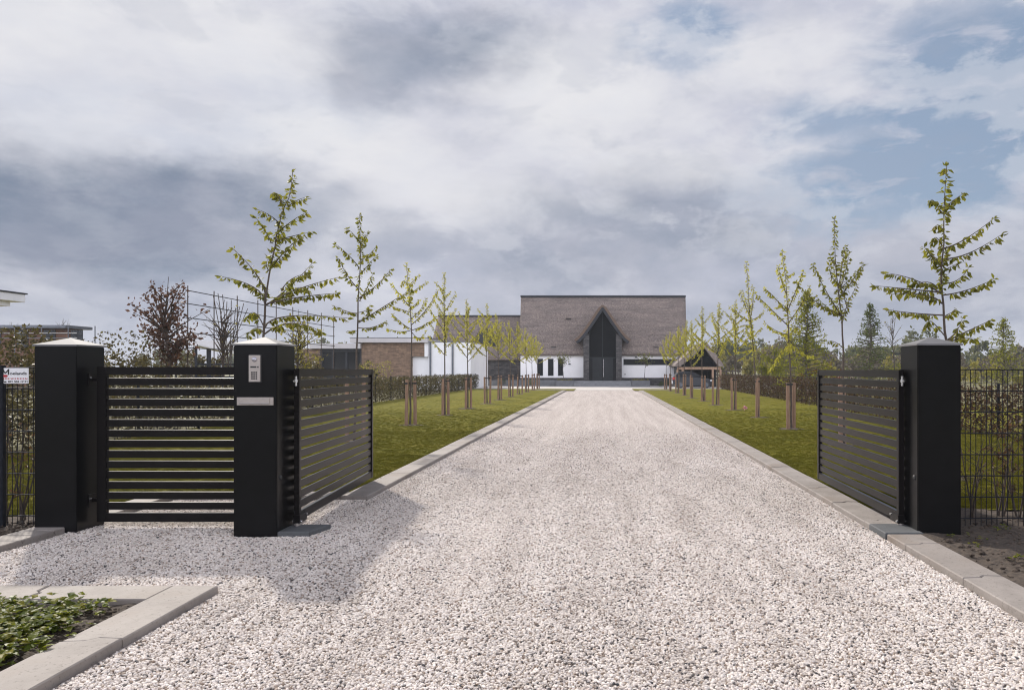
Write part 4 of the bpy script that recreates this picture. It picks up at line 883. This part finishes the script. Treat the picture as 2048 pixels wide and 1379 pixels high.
gable_band(.214, .46, GY + .08, GY + .60, M['anthra'], 'barge_board')
for s in (-1, 1):
    m = MB(); a, b = sorted((XC + s * 1.28, XC + s * 1.81)); m.box(a, b, GY + .3, HY + .1, .3, 4.9); m.build('stone_pier', M['darkstone'], house)
m = MB(); g = gable(.5); g = [(x, z) for x, z in g if abs(x - XC) < 1.9]
prof = [(XC - 1.30, .5), (XC + 1.30, .5), (XC + 1.30, 5.5), (XC + .55, 6.7), (XC, 7.35), (XC - .55, 6.7), (XC - 1.30, 5.5)]; m.extrude_y(prof, HY - .55, HY - .3); m.build('entrance_glazing', M['deep'], house)
m = MB()
for xx in (-1.27, -.02, 1.27): m.box(XC + xx - .03, XC + xx + .03, HY - .60, HY - .551, 2.72, 5.3 if abs(xx) > 1 else 7.1)
m.box(XC - 1.28, XC + 1.28, HY - .61, HY - .551, 2.66, 2.76); m.build('glazing_bars', M['doorgrey'], house)
for s in (-1, 1):
    m = MB(); a, b = sorted((XC + .012 * s, XC + .98 * s)); m.box(a, b, HY - .66, HY - .56, .5, 2.655, .01); d = m.build('door', M['doorgrey'], house)
    if s == 1:
        m = MB(); m.tube([(XC + .07, HY - .74, .85), (XC + .07, HY - .74, 2.55)], .022, 8); m.bar((XC + .07, HY - .74, 1.1), (XC + .07, HY - .66, 1.1), .02, .02); m.bar((XC + .07, HY - .74, 2.3), (XC + .07, HY - .66, 2.3), .02, .02); on(d, 'handle', m, M['bright'])
    m = MB(); a, b = sorted((XC + s * 1.0, XC + s * 1.26)); m.box(a, b, HY - .60, HY - .57, .5, 2.65); m.build('side_light', M['glass'], house)
for k in range(4):
    m = MB(); m.box(hx(1148, 70), hx(1262, 70), 69.0 + k * .38, HY - .2, .0 + k * .125, .125 * (k + 1) - (.002), .006); m.build('step', M['stepstone'], house)
# windows
def window(x0, x1, z0, z1, Y, nb=0):
    m = MB(); t = .06
    m.box(x0, x1, Y - .04, Y + .02, z1 - t, z1); m.box(x0, x1, Y - .04, Y + .02, z0, z0 + t); m.box(x0, x0 + t, Y - .04, Y + .02, z0 + t, z1 - t); m.box(x1 - t, x1, Y - .04, Y + .02, z0 + t, z1 - t)
    for k in range(nb): c = x0 + (x1 - x0) * (k + 1) / (nb + 1); m.box(c - .02, c + .02, Y - .038, Y + .02, z0 + t, z1 - t)
    w = m.build('window', M['anthra'], house); m = MB(); m.box(x0 + t, x1 - t, Y - .018, Y + .015, z0 + t, z1 - t); on(w, 'pane', m, M['glass']); return w
for a, b in ((1075, 1086), (1096, 1107), (1116, 1126)): window(hx(a), hx(b), hz(751), hz(717), HY)
window(hx(1247), hx(1358), hz(729.5), hz(717.5), HY, 3)
for a, b in ((1139, 727.5), (1272, 714)):
    m = MB(); m.box(hx(a) - .11, hx(a) + .11, HY - .12, HY - .001, hz(b) - .05, hz(b) + .05, .01); m.build('wall_lamp', M['anthra'], house)
m = MB(); m.box(hx(1250) - .04, hx(1250) + .04, HY - .06, HY - .001, hz(748) - .06, hz(748) + .06, .01); m.build('door_bell', M['anthra'], house)
# terrace wall left of the steps
m = MB(); m.box(hx(955, 70.5), hx(1112, 70.5), 70.5, HY - .03, 0, .56, .01); m.build('terrace_wall', M['planter'], house)
# left wing of the house
WY = 74.0
xw0, xw1 = hx(867, 76), xl - .06
ZW = hz(631, 78.2)
m = MB(); m.box(hx(941, WY), xw1, WY, WY + 8, 0, 2.9); m.build('wing_wall', M['darkstone'], house)
wr = roof_slab(xw0, xw1, WY - .35, 2.75, 78.2, ZW, .3, 26, 14, 7).build('wing_roof', M['thatch'], house)
m = MB(); m.box(xw0, xw1 - .02, 78.0, 78.4, ZW - .1, ZW + .05, .03); on(wr, 'ridge_cap', m, M['anthra'])
m = MB(); n = 16; cxw, czw, rw = hx(972, 75), hz(676, 75), 1.0
arc = [(cxw + rw * math.cos(math.pi * k / n), czw + rw * .95 * math.sin(math.pi * k / n)) for k in range(n + 1)]; poly = [(cxw + rw, czw - .75), ] + arc + [(cxw - rw, czw - .75)]
m.extrude_y(poly[::-1], 74.7, 76.5); dm = m.build('arched_window', M['glass'], house)
m = MB(); prev = None
for k in range(n):
    a0_, a1_ = arc[k], arc[k + 1]; m.bar((a0_[0], 75.4, a0_[1] + .06), (a1_[0], 75.4, a1_[1] + .06), .16, 1.5, up=(0, 1, 0))
on(dm, 'arched_hood', m, M['thatch'])

# planters and their shrubs
for a, b, lab, plab in ((1112, 1148, 'grey box planter left of the entrance steps', 'small multi-stemmed shrub in the planter left of the steps'), (1263, 1300, 'grey box planter right of the entrance steps', 'wide dark multi-stemmed shrub in the planter right of the steps')):
    x0, x1 = hx(a, 69.6), hx(b, 69.6); t = thing('planter', lab, 'planter', ((x0 + x1) / 2, 69.6, 0), 'box planters beside the steps')
    m = MB(); w = .06; m.box(x0, x1, 69.6, 69.6 + w, .012, .56); m.box(x0, x1, 70.4 - w, 70.4, .012, .56); m.box(x0, x0 + w, 69.6 + w, 70.4 - w, .012, .56); m.box(x1 - w, x1, 69.6 + w, 70.4 - w, .012, .56); m.build('box', M['planter'], t)
    m = MB(); m.box(x0 + w, x1 - w, 69.6 + w, 70.4 - w, .4, .54); m.build('soil_fill', M['soil'], t)
    clump_tree('shrub', plab, ((x0 + x1) / 2 + (.4 if a > 1200 else -.2), 70, .5), 2.0, (1.15 if a > 1200 else .85, .8, 1.5, 2.75), .1, 330, .13, M['leaf_green'], a, cat='shrub', nb=26, gaps=.6, group='planter shrubs')
    hm = MB(); rr = random.Random(a)
    leaf_cloud(hm, rr, 160, lambda r: Vector((r.uniform(x0 + .1, x1 - .1), r.uniform(69.7, 70.3), .54 + r.random() * .12)), .09); hm.build('ground_cover', M['leaf_yellow'], t)
rr = random.Random(8)
for k, (xx, hh) in enumerate(((hx(1318), .5), (hx(1336), .62), (hx(1010), .8), (hx(1068), .75))):
    lab = ('small dark shrub against the plinth, next to the planter right of the steps', 'small dark shrub against the plinth behind the parked car', 'small shrub in front of the dark wing wall', 'small shrub below the three narrow windows')[k]
    clump_tree('shrub', lab, (xx, 70.0, 0), hh, (.45, .35, .05, hh), .05, 260, .09, M['leaf_conifer'], 60 + k, cat='shrub', nb=22, group='low shrubs along the plinth')

# ------------------------------------------------------------------ low brick building on the left
BY = 60.0
def bx_(p, Y=BY): return (p - CX) * Y / F
def bz(p, Y=BY): return EYE + (CY - p) * Y / F
bb = thing('brick_building', 'low flat-roofed brown brick building with white wall panels', 'building', (-16, BY, 0))
m = MB(); m.box(bx_(723), bx_(823), BY, BY + 8, 0, bz(685) - .005); m.box(bx_(823), bx_(849), BY, BY + 8, bz(712), bz(685) - .005); m.build('brick_wall', M['brick'], bb)
m = MB(); m.box(bx_(823) + .003, bx_(856), BY + .35, BY + 7.9, 0, bz(712) - .003); m.box(bx_(849) + .003, bx_(856), BY - .02, BY + 7.9, bz(713), bz(685) - .006); m.build('white_panel', M['panelw'], bb)
m = MB(); m.box(bx_(856) + .003, bx_(941), BY + .1, BY + 9, 0, bz(684)); 
m.build('white_wall', M['panelw'], bb)
m = MB(); m.box(bx_(703), bx_(857), BY - .35, BY + 8.2, bz(685), bz(676), .01); m.build('roof', M['fascia'], bb)
m = MB(); m.box(bx_(703) - .03, bx_(857) + .03, BY - .38, BY + 8.23, bz(676) + .002, bz(675), 0); m.box(bx_(856), bx_(941) + .03, BY + .06, BY + 9.04, bz(684) + .003, bz(682.6), 0); m.build('roof_edging', M['pipe'], bb)
for p in (860.5, 905): m = MB(); m.tube([(bx_(p), BY + .02, .1), (bx_(p), BY + .02, bz(684))], .075, 8); m.build('drainpipe', M['pipe'], bb)
m = MB(); m.box(bx_(843), bx_(851), BY + 2, BY + 2.4, bz(675), bz(671), .02); m.build('roof_vent', M['anthra'], bb)
gp = MB(); gp.box(bx_(622), bx_(723) - .005, BY - .3, BY + 6, bz(697), bz(687), .01); gp.build('pavilion_roof', M['fascia'], bb)
m = MB(); m.box(bx_(641), bx_(723) - .01, BY + .2, BY + .3, 0, bz(697) - .003); gz = m.build('glazing', M['glass'], bb)
m = MB()
for p in (642, 665, 692, 721): m.box(bx_(p) - .09, bx_(p) + .09, BY + .08, BY + .195, 0, bz(697) - .005)
m.box(bx_(640), bx_(722), BY + .06, BY + .19, bz(703), bz(697) - .006); on(gz, 'mullions', m, M['anthra'])
m = MB(); m.box(bx_(600), bx_(641) - .01, BY + .1, BY + 6, 0, bz(697) - .004); m.build('side_wall', M['brick'], bb)
hedge('leafy green shrubs in front of the brick wall', (-15.5, 48), (-13.6, 48), .8, 1.9, 260, .12, M['leaf_yellow'], 15, name='shrub', cat='shrub', ragged=.5)

# pergola with a slatted white roof
pg = thing('pergola', 'dark framed pergola with a white slatted sloping roof', 'pergola', (-17.5, 34, 0))
A, B_, C_, D_ = px(352, 680, 34), px(472, 684, 38), px(472, 709, 33), px(392, 690, 31)
m = MB()
for k in range(8):
    f = k / 7; m.bar(A.lerp(D_, f), B_.lerp(C_, f), .34, .05)
m.build('slatted_roof', M['solar'], pg)
m = MB()
for f in (0, .33, .66, 1): c = D_.lerp(C_, f); m.tube([(c.x, c.y, 0), (c.x, c.y, c.z - .05)], .06, 6)
for f in (0, .5, 1): c = A.lerp(B_, f); m.tube([(c.x, c.y, 0), (c.x, c.y, c.z - .05)], .06, 6)
for z in (1.2, 1.75): m.bar((D_.x, D_.y, z), (C_.x, C_.y, z), .06, .07)
m.build('frame', M['anthra'], pg)
# flat roofs on the far left
nb = thing('neighbour_house', 'white flat roof corner with a deep overhang at the picture edge', 'house', (-26, 20, 0))
m = MB(); m.box(-36, -23.6, 14, 26, 0, 3.84); m.build('wall', M['plaster'], nb)
m = MB(); m.box(-37, -21.6, 12, 28, 4.03, 4.32, .01); r_ = m.build('roof', M['white'], nb); m = MB(); m.box(-37, -21.85, 12.2, 27.6, 3.845, 4.027); on(r_, 'soffit', m, M['white']); m = MB(); m.box(-37.05, -21.55, 11.95, 28.05, 4.322, 4.37); on(r_, 'roof_edging', m, M['anthra'])
fb = thing('terrace_building', 'long orange brick building with a flat grey roof far behind the tall hedge', 'building', (-42, 58, 0))
def fx_(p): return (p - CX) * 58 / F
m = MB(); m.box(-60, fx_(135), 58, 59.6, 0, 4.7); m.build('wall', M['rust_brick'], fb)
m = MB(); m.box(-61, fx_(152), 56.9, 59.9, 4.702, 4.93, .02); m.build('roof', M['pipe'], fb)
m = MB()
for k in range(9): m.box(-58 + k * 2.1, -57.1 + k * 2.1, 57.94, 58.02, 3.3, 4.6)
m.build('window_band', M['glass'], fb)
m = MB()
for z in (3.9, 4.25): m.tube([(-60, 56, z), (fx_(190), 56, z)], .035, 5)
for k in range(12): x = -60 + k * 2; m.tube([(x, 56, 0), (x, 56, 4.8)], .04, 5)
m.build('railing', M['pipe'], fb)
for k, (p, Y, h, lab) in enumerate(((85, 75, 7.0, 'tiny bare tree behind the orange brick building, further from the edge'), (25, 75, 6.6, 'tiny bare tree behind the orange brick building at the picture edge'))):
    c = px(p * 1.0 + (40 if k == 0 else 0), 700, Y); clump_tree('bare_tree', lab, (c.x, Y, 0), h, (1.1, 1.1, 4.4, h), 3.8, 30, .12, M['leaf_tan'], 80 + k, nb=30, rb=.09, group='tiny bare trees behind the orange building')
for k, (p, Y, h) in enumerate(((688, 130, 7.0), (742, 120, 6.9), (650, 140, 7.4), (780, 125, 7.3))):
    lab = ('small grey-green far tree standing above the glazed pavilion roof', 'rounded grey-green far tree touching the end of the flat brick building roof', 'grey-green far tree beside the half bare yellow tree', 'grey-green far tree peeping above the middle of the flat roof')[k]
    c = px(p, 700, Y); clump_tree('far_tree', lab, (c.x, Y, 0), h, (2.6, 2.4, 1.5, h), 1, 900, .5, M['leaf_wood'], 90 + k, nb=30, gaps=.5, group='far trees above the flat roofs')

# ------------------------------------------------------------------ thatched carport, car, paddock fence
CYY = 66.0
cp = thing('carport', 'small thatched carport with oak posts behind the parked car', 'carport', (8.4, CYY, 0))
ex0, ex1, ez = hx(1352, CYY), hx(1443, CYY), hz(727, CYY); rx0, rx1, rz = hx(1392, CYY + 3), hx(1404, CYY + 3), hz(687, CYY + 3)
th = .34; rxm = (rx0 + rx1) / 2
poly = [(ex0 - .1, ez - .22), (ex0 + .32, ez - .24), (rxm, rz - th * 1.25), (ex1 - .32, ez - .24), (ex1 + .1, ez - .22), (ex1 + .08, ez - .04), (rxm + .35, rz - .14), (rxm, rz + .02), (rxm - .35, rz - .14), (ex0 - .08, ez - .04)]
m = MB(); vs = [(x, CYY - .5 + .0 * k, z) for k, (x, z) in enumerate(poly)] + [(x, CYY + 6, z) for x, z in poly]; n = len(poly)
m.add(vs, [(0, 1, 2, 7, 8, 9), (2, 3, 4, 5, 6, 7), (n, n + 9, n + 8, n + 7, n + 2, n + 1), (n + 2, n + 7, n + 6, n + 5, n + 4, n + 3)] + [(i, n + i, n + (i + 1) % n, (i + 1) % n) for i in range(n)]); m.build('roof', M['thatch_light'], cp)
m = MB(); m.extrude_y([(ex0 + .40, ez - .27), (ex1 - .40, ez - .27), (rxm, rz - th * 1.25 - .06)], CYY - .1, CYY + .05); m.build('gable_boards', M['deep'], cp)
m = MB(); m.bar((ex0 + .1, CYY - .2, ez - .40), (ex1 - .1, CYY - .2, ez - .40), .2, .22); m.build('beam', M['beam'], cp)
for f in (.03, .14, .80, .97): m = MB(); x = ex0 + (ex1 - ex0) * f; m.box(x - .09, x + .09, CYY - .29, CYY - .11, .01, ez - .515); m.build('post', M['beam'], cp)
m = MB(); m.box(ex0 + .3, ex1 - .3, CYY + 5, CYY + 5.2, 0, ez - .3); m.box(ex0 + .3, ex0 + .45, CYY, CYY + 5, 0, ez - .3); m.box(ex1 - .45, ex1 - .3, CYY + 1, CYY + 5, 0, ez - .3); m.build('board_wall', M['ink'], cp)
# car, side-on, nose to the right
KY = 62.0; cx0, cx1 = hx(1345, KY), hx(1428.5, KY); s = (cx1 - cx0) / 3.62
car = thing('parked_car', 'dark blue hatchback parked side-on before the thatched carport', 'car', ((cx0 + cx1) / 2, KY + .8, 0.012))
def K(p): return (cx0 + p[0] * s, .012 + p[1] * s)
body = [(.04, .42), (.10, .30), (.35, .22), (3.2, .20), (3.52, .28), (3.60, .42), (3.58, .60), (3.45, .74), (3.0, .86), (2.62, .93), (1.0, .96), (.40, .96), (.10, .92), (.02, .70)]
cab = [(.16, .93), (.30, 1.20), (.48, 1.38), (.80, 1.455), (1.40, 1.47), (1.80, 1.42), (2.15, 1.26), (2.68, .92)]
def car_shell(poly, y0, y1, tuck, top_tuck):
    mb = MB(); n = len(poly); zs = [p[1] for p in poly]; zmin, zmax = min(zs), max(zs); rings = []
    for yy, ins in ((y0, 1), (y0 + .10, 0), (y1 - .10, 0), (y1, 1)):
        ring = []
        for x, z in poly:
            tk = top_tuck * (z - zmin) / (zmax - zmin); cxp = sum(p[0] for p in poly) / n; k = 1 - .03 * ins; xx = cxp + (x - cxp) * k; zz = (zmin + zmax) / 2 + (z - (zmin + zmax) / 2) * (1 - .05 * ins); X, Z = K((xx, zz)); side = -1 if yy < (y0 + y1) / 2 else 1; ring.append((X, yy - side * tk, Z))
        rings.append(ring)
    vs = sum(rings, []); fs = [(r * n + i, r * n + (i + 1) % n, (r + 1) * n + (i + 1) % n, (r + 1) * n + i) for r in range(3) for i in range(n)]; fs += [list(range(n))[::-1], [3 * n + i for i in range(n)]]; mb.add(vs, fs, 0, False); return mb
car_shell(body, KY, KY + 1.6, 0, .06).build('body', M['carpaint'], car)
car_shell(cab, KY + .06, KY + 1.54, 0, .22).build('cabin', M['carpaint'], car)
def side_glass(poly, y):
    mb = MB(); q = [K(p) for p in poly]; zb = K((0, .96))[1]; zt = K((0, 1.43))[1]
    f = lambda z: y + .215 * (z - K((0, .92))[1]) / (K((0, 1.47))[1] - K((0, .92))[1])
    vs = [(x, f(z) - .015, z) for x, z in q] + [(x, f(z) + .03, z) for x, z in q]; n = len(q); mb.add(vs, [list(range(n)), [n + i for i in range(n)][::-1]] + [(i, (i + 1) % n, n + (i + 1) % n, n + i) for i in range(n)]); return mb
for p in ([(.42, .98), (1.28, .97), (1.28, 1.39), (.86, 1.385), (.62, 1.32)], [(1.36, .97), (2.50, .95), (2.12, 1.20), (1.82, 1.34), (1.36, 1.39)]): side_glass(p, KY + .06).build('window', M['glass'], car)
for wx in (.68, 2.92):
    for yy in (KY - .012, KY + 1.42):
        X, Z = K((wx, .30)); m = MB(); m.tube([(X, yy, Z), (X, yy + .19, Z)], .30 * s, 24); w = m.build('wheel', M['rubber'], car); m = MB(); m.tube([(X, yy - .012, Z), (X, yy + .02, Z)], .195 * s, 20); on(w, 'rim', m, M['pipe'])
X, Z = K((.02, .84)); m = MB(); m.box(X - .01, X + .16, KY - .012, KY + .2, Z - .09, Z + .10, .01); m.build('tail_light', M['taillight'], car)
X, Z = K((3.42, .68)); m = MB(); m.box(X - .14, X + .05, KY + .02, KY + .2, Z - .06, Z + .05, .01); m.build('headlight', M['lens'], car)
X, Z = K((2.38, 1.0)); m = MB(); m.box(X - .09, X + .09, KY - .12, KY + .06, Z - .02, Z + .11, .02); m.build('wing_mirror', M['carpaint'], car)
X, Z = K((0, .5)); m = MB(); m.box(X - .035, X + .10, KY + .1, KY + 1.5, Z - .12, Z + .14, .02); m.build('rear_bumper', M['lens'], car)
pf = thing('paddock_fence', 'dark post and rail fence beyond the end of the carport', 'fence', (11, 75, 0))
for k in range(5): m = MB(); x = 11 + k * .62; m.box(x - .05, x + .05, 75, 75.1, 0, 1.55); m.build('post', M['bark'], pf)
m = MB()
for z in (.7, 1.05, 1.4): m.box(10.8, 13.7, 74.95, 74.995, z - .06, z + .06)
m.build('rails', M['bark'], pf)

# ------------------------------------------------------------------ planting near the camera
rr = random.Random(77); m = MB()
def rosette(mb, c, r, n, L):
    for k in range(n):
        a = rr.uniform(0, 6.283); e = R(rr.uniform(15, 75)); d = Vector((math.cos(a) * math.cos(e), math.sin(a) * math.cos(e), math.sin(e))); st = c + Vector((rr.uniform(-r, r) * .5, rr.uniform(-r, r) * .5, 0)); p = st + d * (r * rr.uniform(.5, 1.1))
        for da in (-.7, 0, .7):
            o = Vector((math.cos(a + da), math.sin(a + da), rr.uniform(-.1, .6))).normalized(); s_ = o.cross(Vector((rr.uniform(-.3, .3), rr.uniform(-.3, .3), 1))).normalized(); l = L * rr.uniform(.7, 1.2); leaf(mb, p, o, s_, l, l * .8, .15, True)
for k in range(300):
    x = rr.uniform(-4.7, -2.98); y = rr.uniform(3.25, 4.66)
    if x > -3.2 and rr.random() < .45: continue
    rosette(m, Vector((x, y, .02)), rr.uniform(.045, .12), rr.randint(6, 12), rr.uniform(.035, .065))
tag(m.build('ground_cover', M['leaf_bed']), kind='stuff')
m = MB(); c0 = px(178, 1243, 4.05)
for k in range(5):
    a = k * 1.257; o = Vector((math.cos(a), math.sin(a) * .6, .5)).normalized(); leaf(m, Vector((c0.x, c0.y, .035)), o, o.cross(Vector((0, 0, 1))).normalized(), .022, .02, .1, True)
m.tube([(c0.x, c0.y, .0), (c0.x, c0.y, .035)], .0015, 4); fl = m.build('yellow_flower', M['yellow'], None, (c0.x, c0.y, 0)); tag(fl, 'single yellow flower on the soil beside the corner kerb', 'flower', None, 'thing')
m = MB(); c0 = Vector((4.81 + .28, 27.2, .03))
for k in range(26):
    o = rdir(rr, -.1, 1); leaf(m, c0 + o * .05 + Vector((0, 0, .07)), o, o.cross(rdir(rr)).normalized(), .07, .06, .1, False)
m.tube([c0, c0 + Vector((0, 0, .08))], .006, 4); fl = m.build('pink_flower', M['pink'], None, tuple(c0)); tag(fl, 'small pink flower at the foot of the fifth cherry opposite', 'flower', None, 'thing')
m = MB()
for k in range(46): x = rr.uniform(2.95, 4.6); y = rr.uniform(4.4, 7.0); rosette(m, Vector((x, y, .035)), rr.uniform(.02, .05), rr.randint(2, 6), .028)
tag(m.build('weeds', M['leaf_bed']), kind='stuff')
def clods(name, rects, n, seed):
    r2 = random.Random(seed); mb = MB()
    for x0, x1, y0, y1, z in rects:
        for _ in range(n):
            bm = bmesh.new(); bmesh.ops.create_icosphere(bm, subdivisions=1, radius=1); s_ = r2.choice((.006, .009, .012, .02)) * r2.uniform(.6, 1.3)
            mt = Matrix.Translation((r2.uniform(x0, x1), r2.uniform(y0, y1), z + .003)) @ Matrix.Rotation(r2.uniform(0, 6), 4, 'Z') @ Matrix.Diagonal((s_ * r2.uniform(.7, 1.6), s_, s_ * .7, 1))
            for v in bm.verts: v.co *= r2.uniform(.75, 1.25)
            mb.bm(bm, 0, False, mt); bm.free()
    return tag(mb.build(name, M['soil']), kind='stuff')
clods('soil_clods', [(-4.4, -2.92, 3.2, 4.72, .02), (2.84, 4.6, 4.2, 7.4, .04), (-6.4, -5.3, 5.8, 7.3, .035)], 900, 9)
# young beech plants behind the fences
def sapling(x, y, h, label, seed, nl=50):
    r2 = random.Random(seed); t = thing('beech_sapling', label, 'hedge plant', (x, y, .03), 'young beech plants along the mesh fences'); sm_, cm_ = MB(), MB()
    for k in range(4):
        a = r2.uniform(0, 6.283); b0 = Vector((x + r2.uniform(-.03, .03), y + r2.uniform(-.03, .03), .02)); e = b0 + Vector((math.cos(a) * .16 * h, math.sin(a) * .13 * h, h * r2.uniform(.65, 1.0))); pts = bez(b0, b0.lerp(e, .5) + Vector((r2.uniform(-.07, .07), r2.uniform(-.05, .05), 0)), e, 6); sm_.tube(pts, [.011, .010, .008, .007, .005, .004, .002], 5, caps=False)
        for q in range(7):
            c, d = along(pts, r2.uniform(.25, .97)); o = (d * .7 + rdir(r2, -.2, .6)).normalized(); e2 = c + o * r2.uniform(.10, .28); sm_.tube([c, c.lerp(e2, .5) + rdir(r2) * .015, e2], [.004, .003, .0015], 4, caps=False)
            for _ in range(int(nl / 28 * r2.uniform(.2, 1.9) + .5)):
                c2 = c.lerp(e2, r2.uniform(.2, 1)); o2 = (rdir(r2) + Vector((0, 0, -.3))).normalized(); l = r2.uniform(.025, .05); leaf(cm_, c2, o2, o2.cross(rdir(r2)).normalized(), l, l * .55, .25, True)
    sm_.build('stems', M['bark'], t); cm_.build('foliage', M['leaf_beech'], t)
for k, (p, Y, h, lab, nl) in enumerate(((12, 7.35, 1.15, 'leafy young beech behind the fence at the picture edge, under the small sign', 90), (48, 7.4, 1.1, 'young beech right beside the pillar next to the small sign', 70), (1943, 7.45, .85, 'bare-stemmed young beech right beside the pillar without intercom', 30), (2003, 7.45, .95, 'bare young beech, second along the fence from the pillar without intercom', 26), (2040, 7.4, 1.2, 'leafier young beech at the picture edge, third along the fence from the plain pillar', 420))):
    sapling((p - CX) * Y / F, Y, h, lab, 200 + k, nl)

# ------------------------------------------------------------------ haze: one closed box of even, thin air round the whole scene
hm_ = MB(); hm_.box(-420, 420, -80, 420, -1.2, 14.5)
m, nt, N, L, b = new_mat('haze'); N.remove(b); vp = N.new('ShaderNodeVolumePrincipled'); vp.inputs['Density'].default_value = .0005; vp.inputs['Color'].default_value = (.80, .86, .95, 1); vp.inputs['Anisotropy'].default_value = .2
L.new(vp.outputs[0], N['Material Output'].inputs['Volume'])
tag(hm_.build('haze', m), kind='stuff')
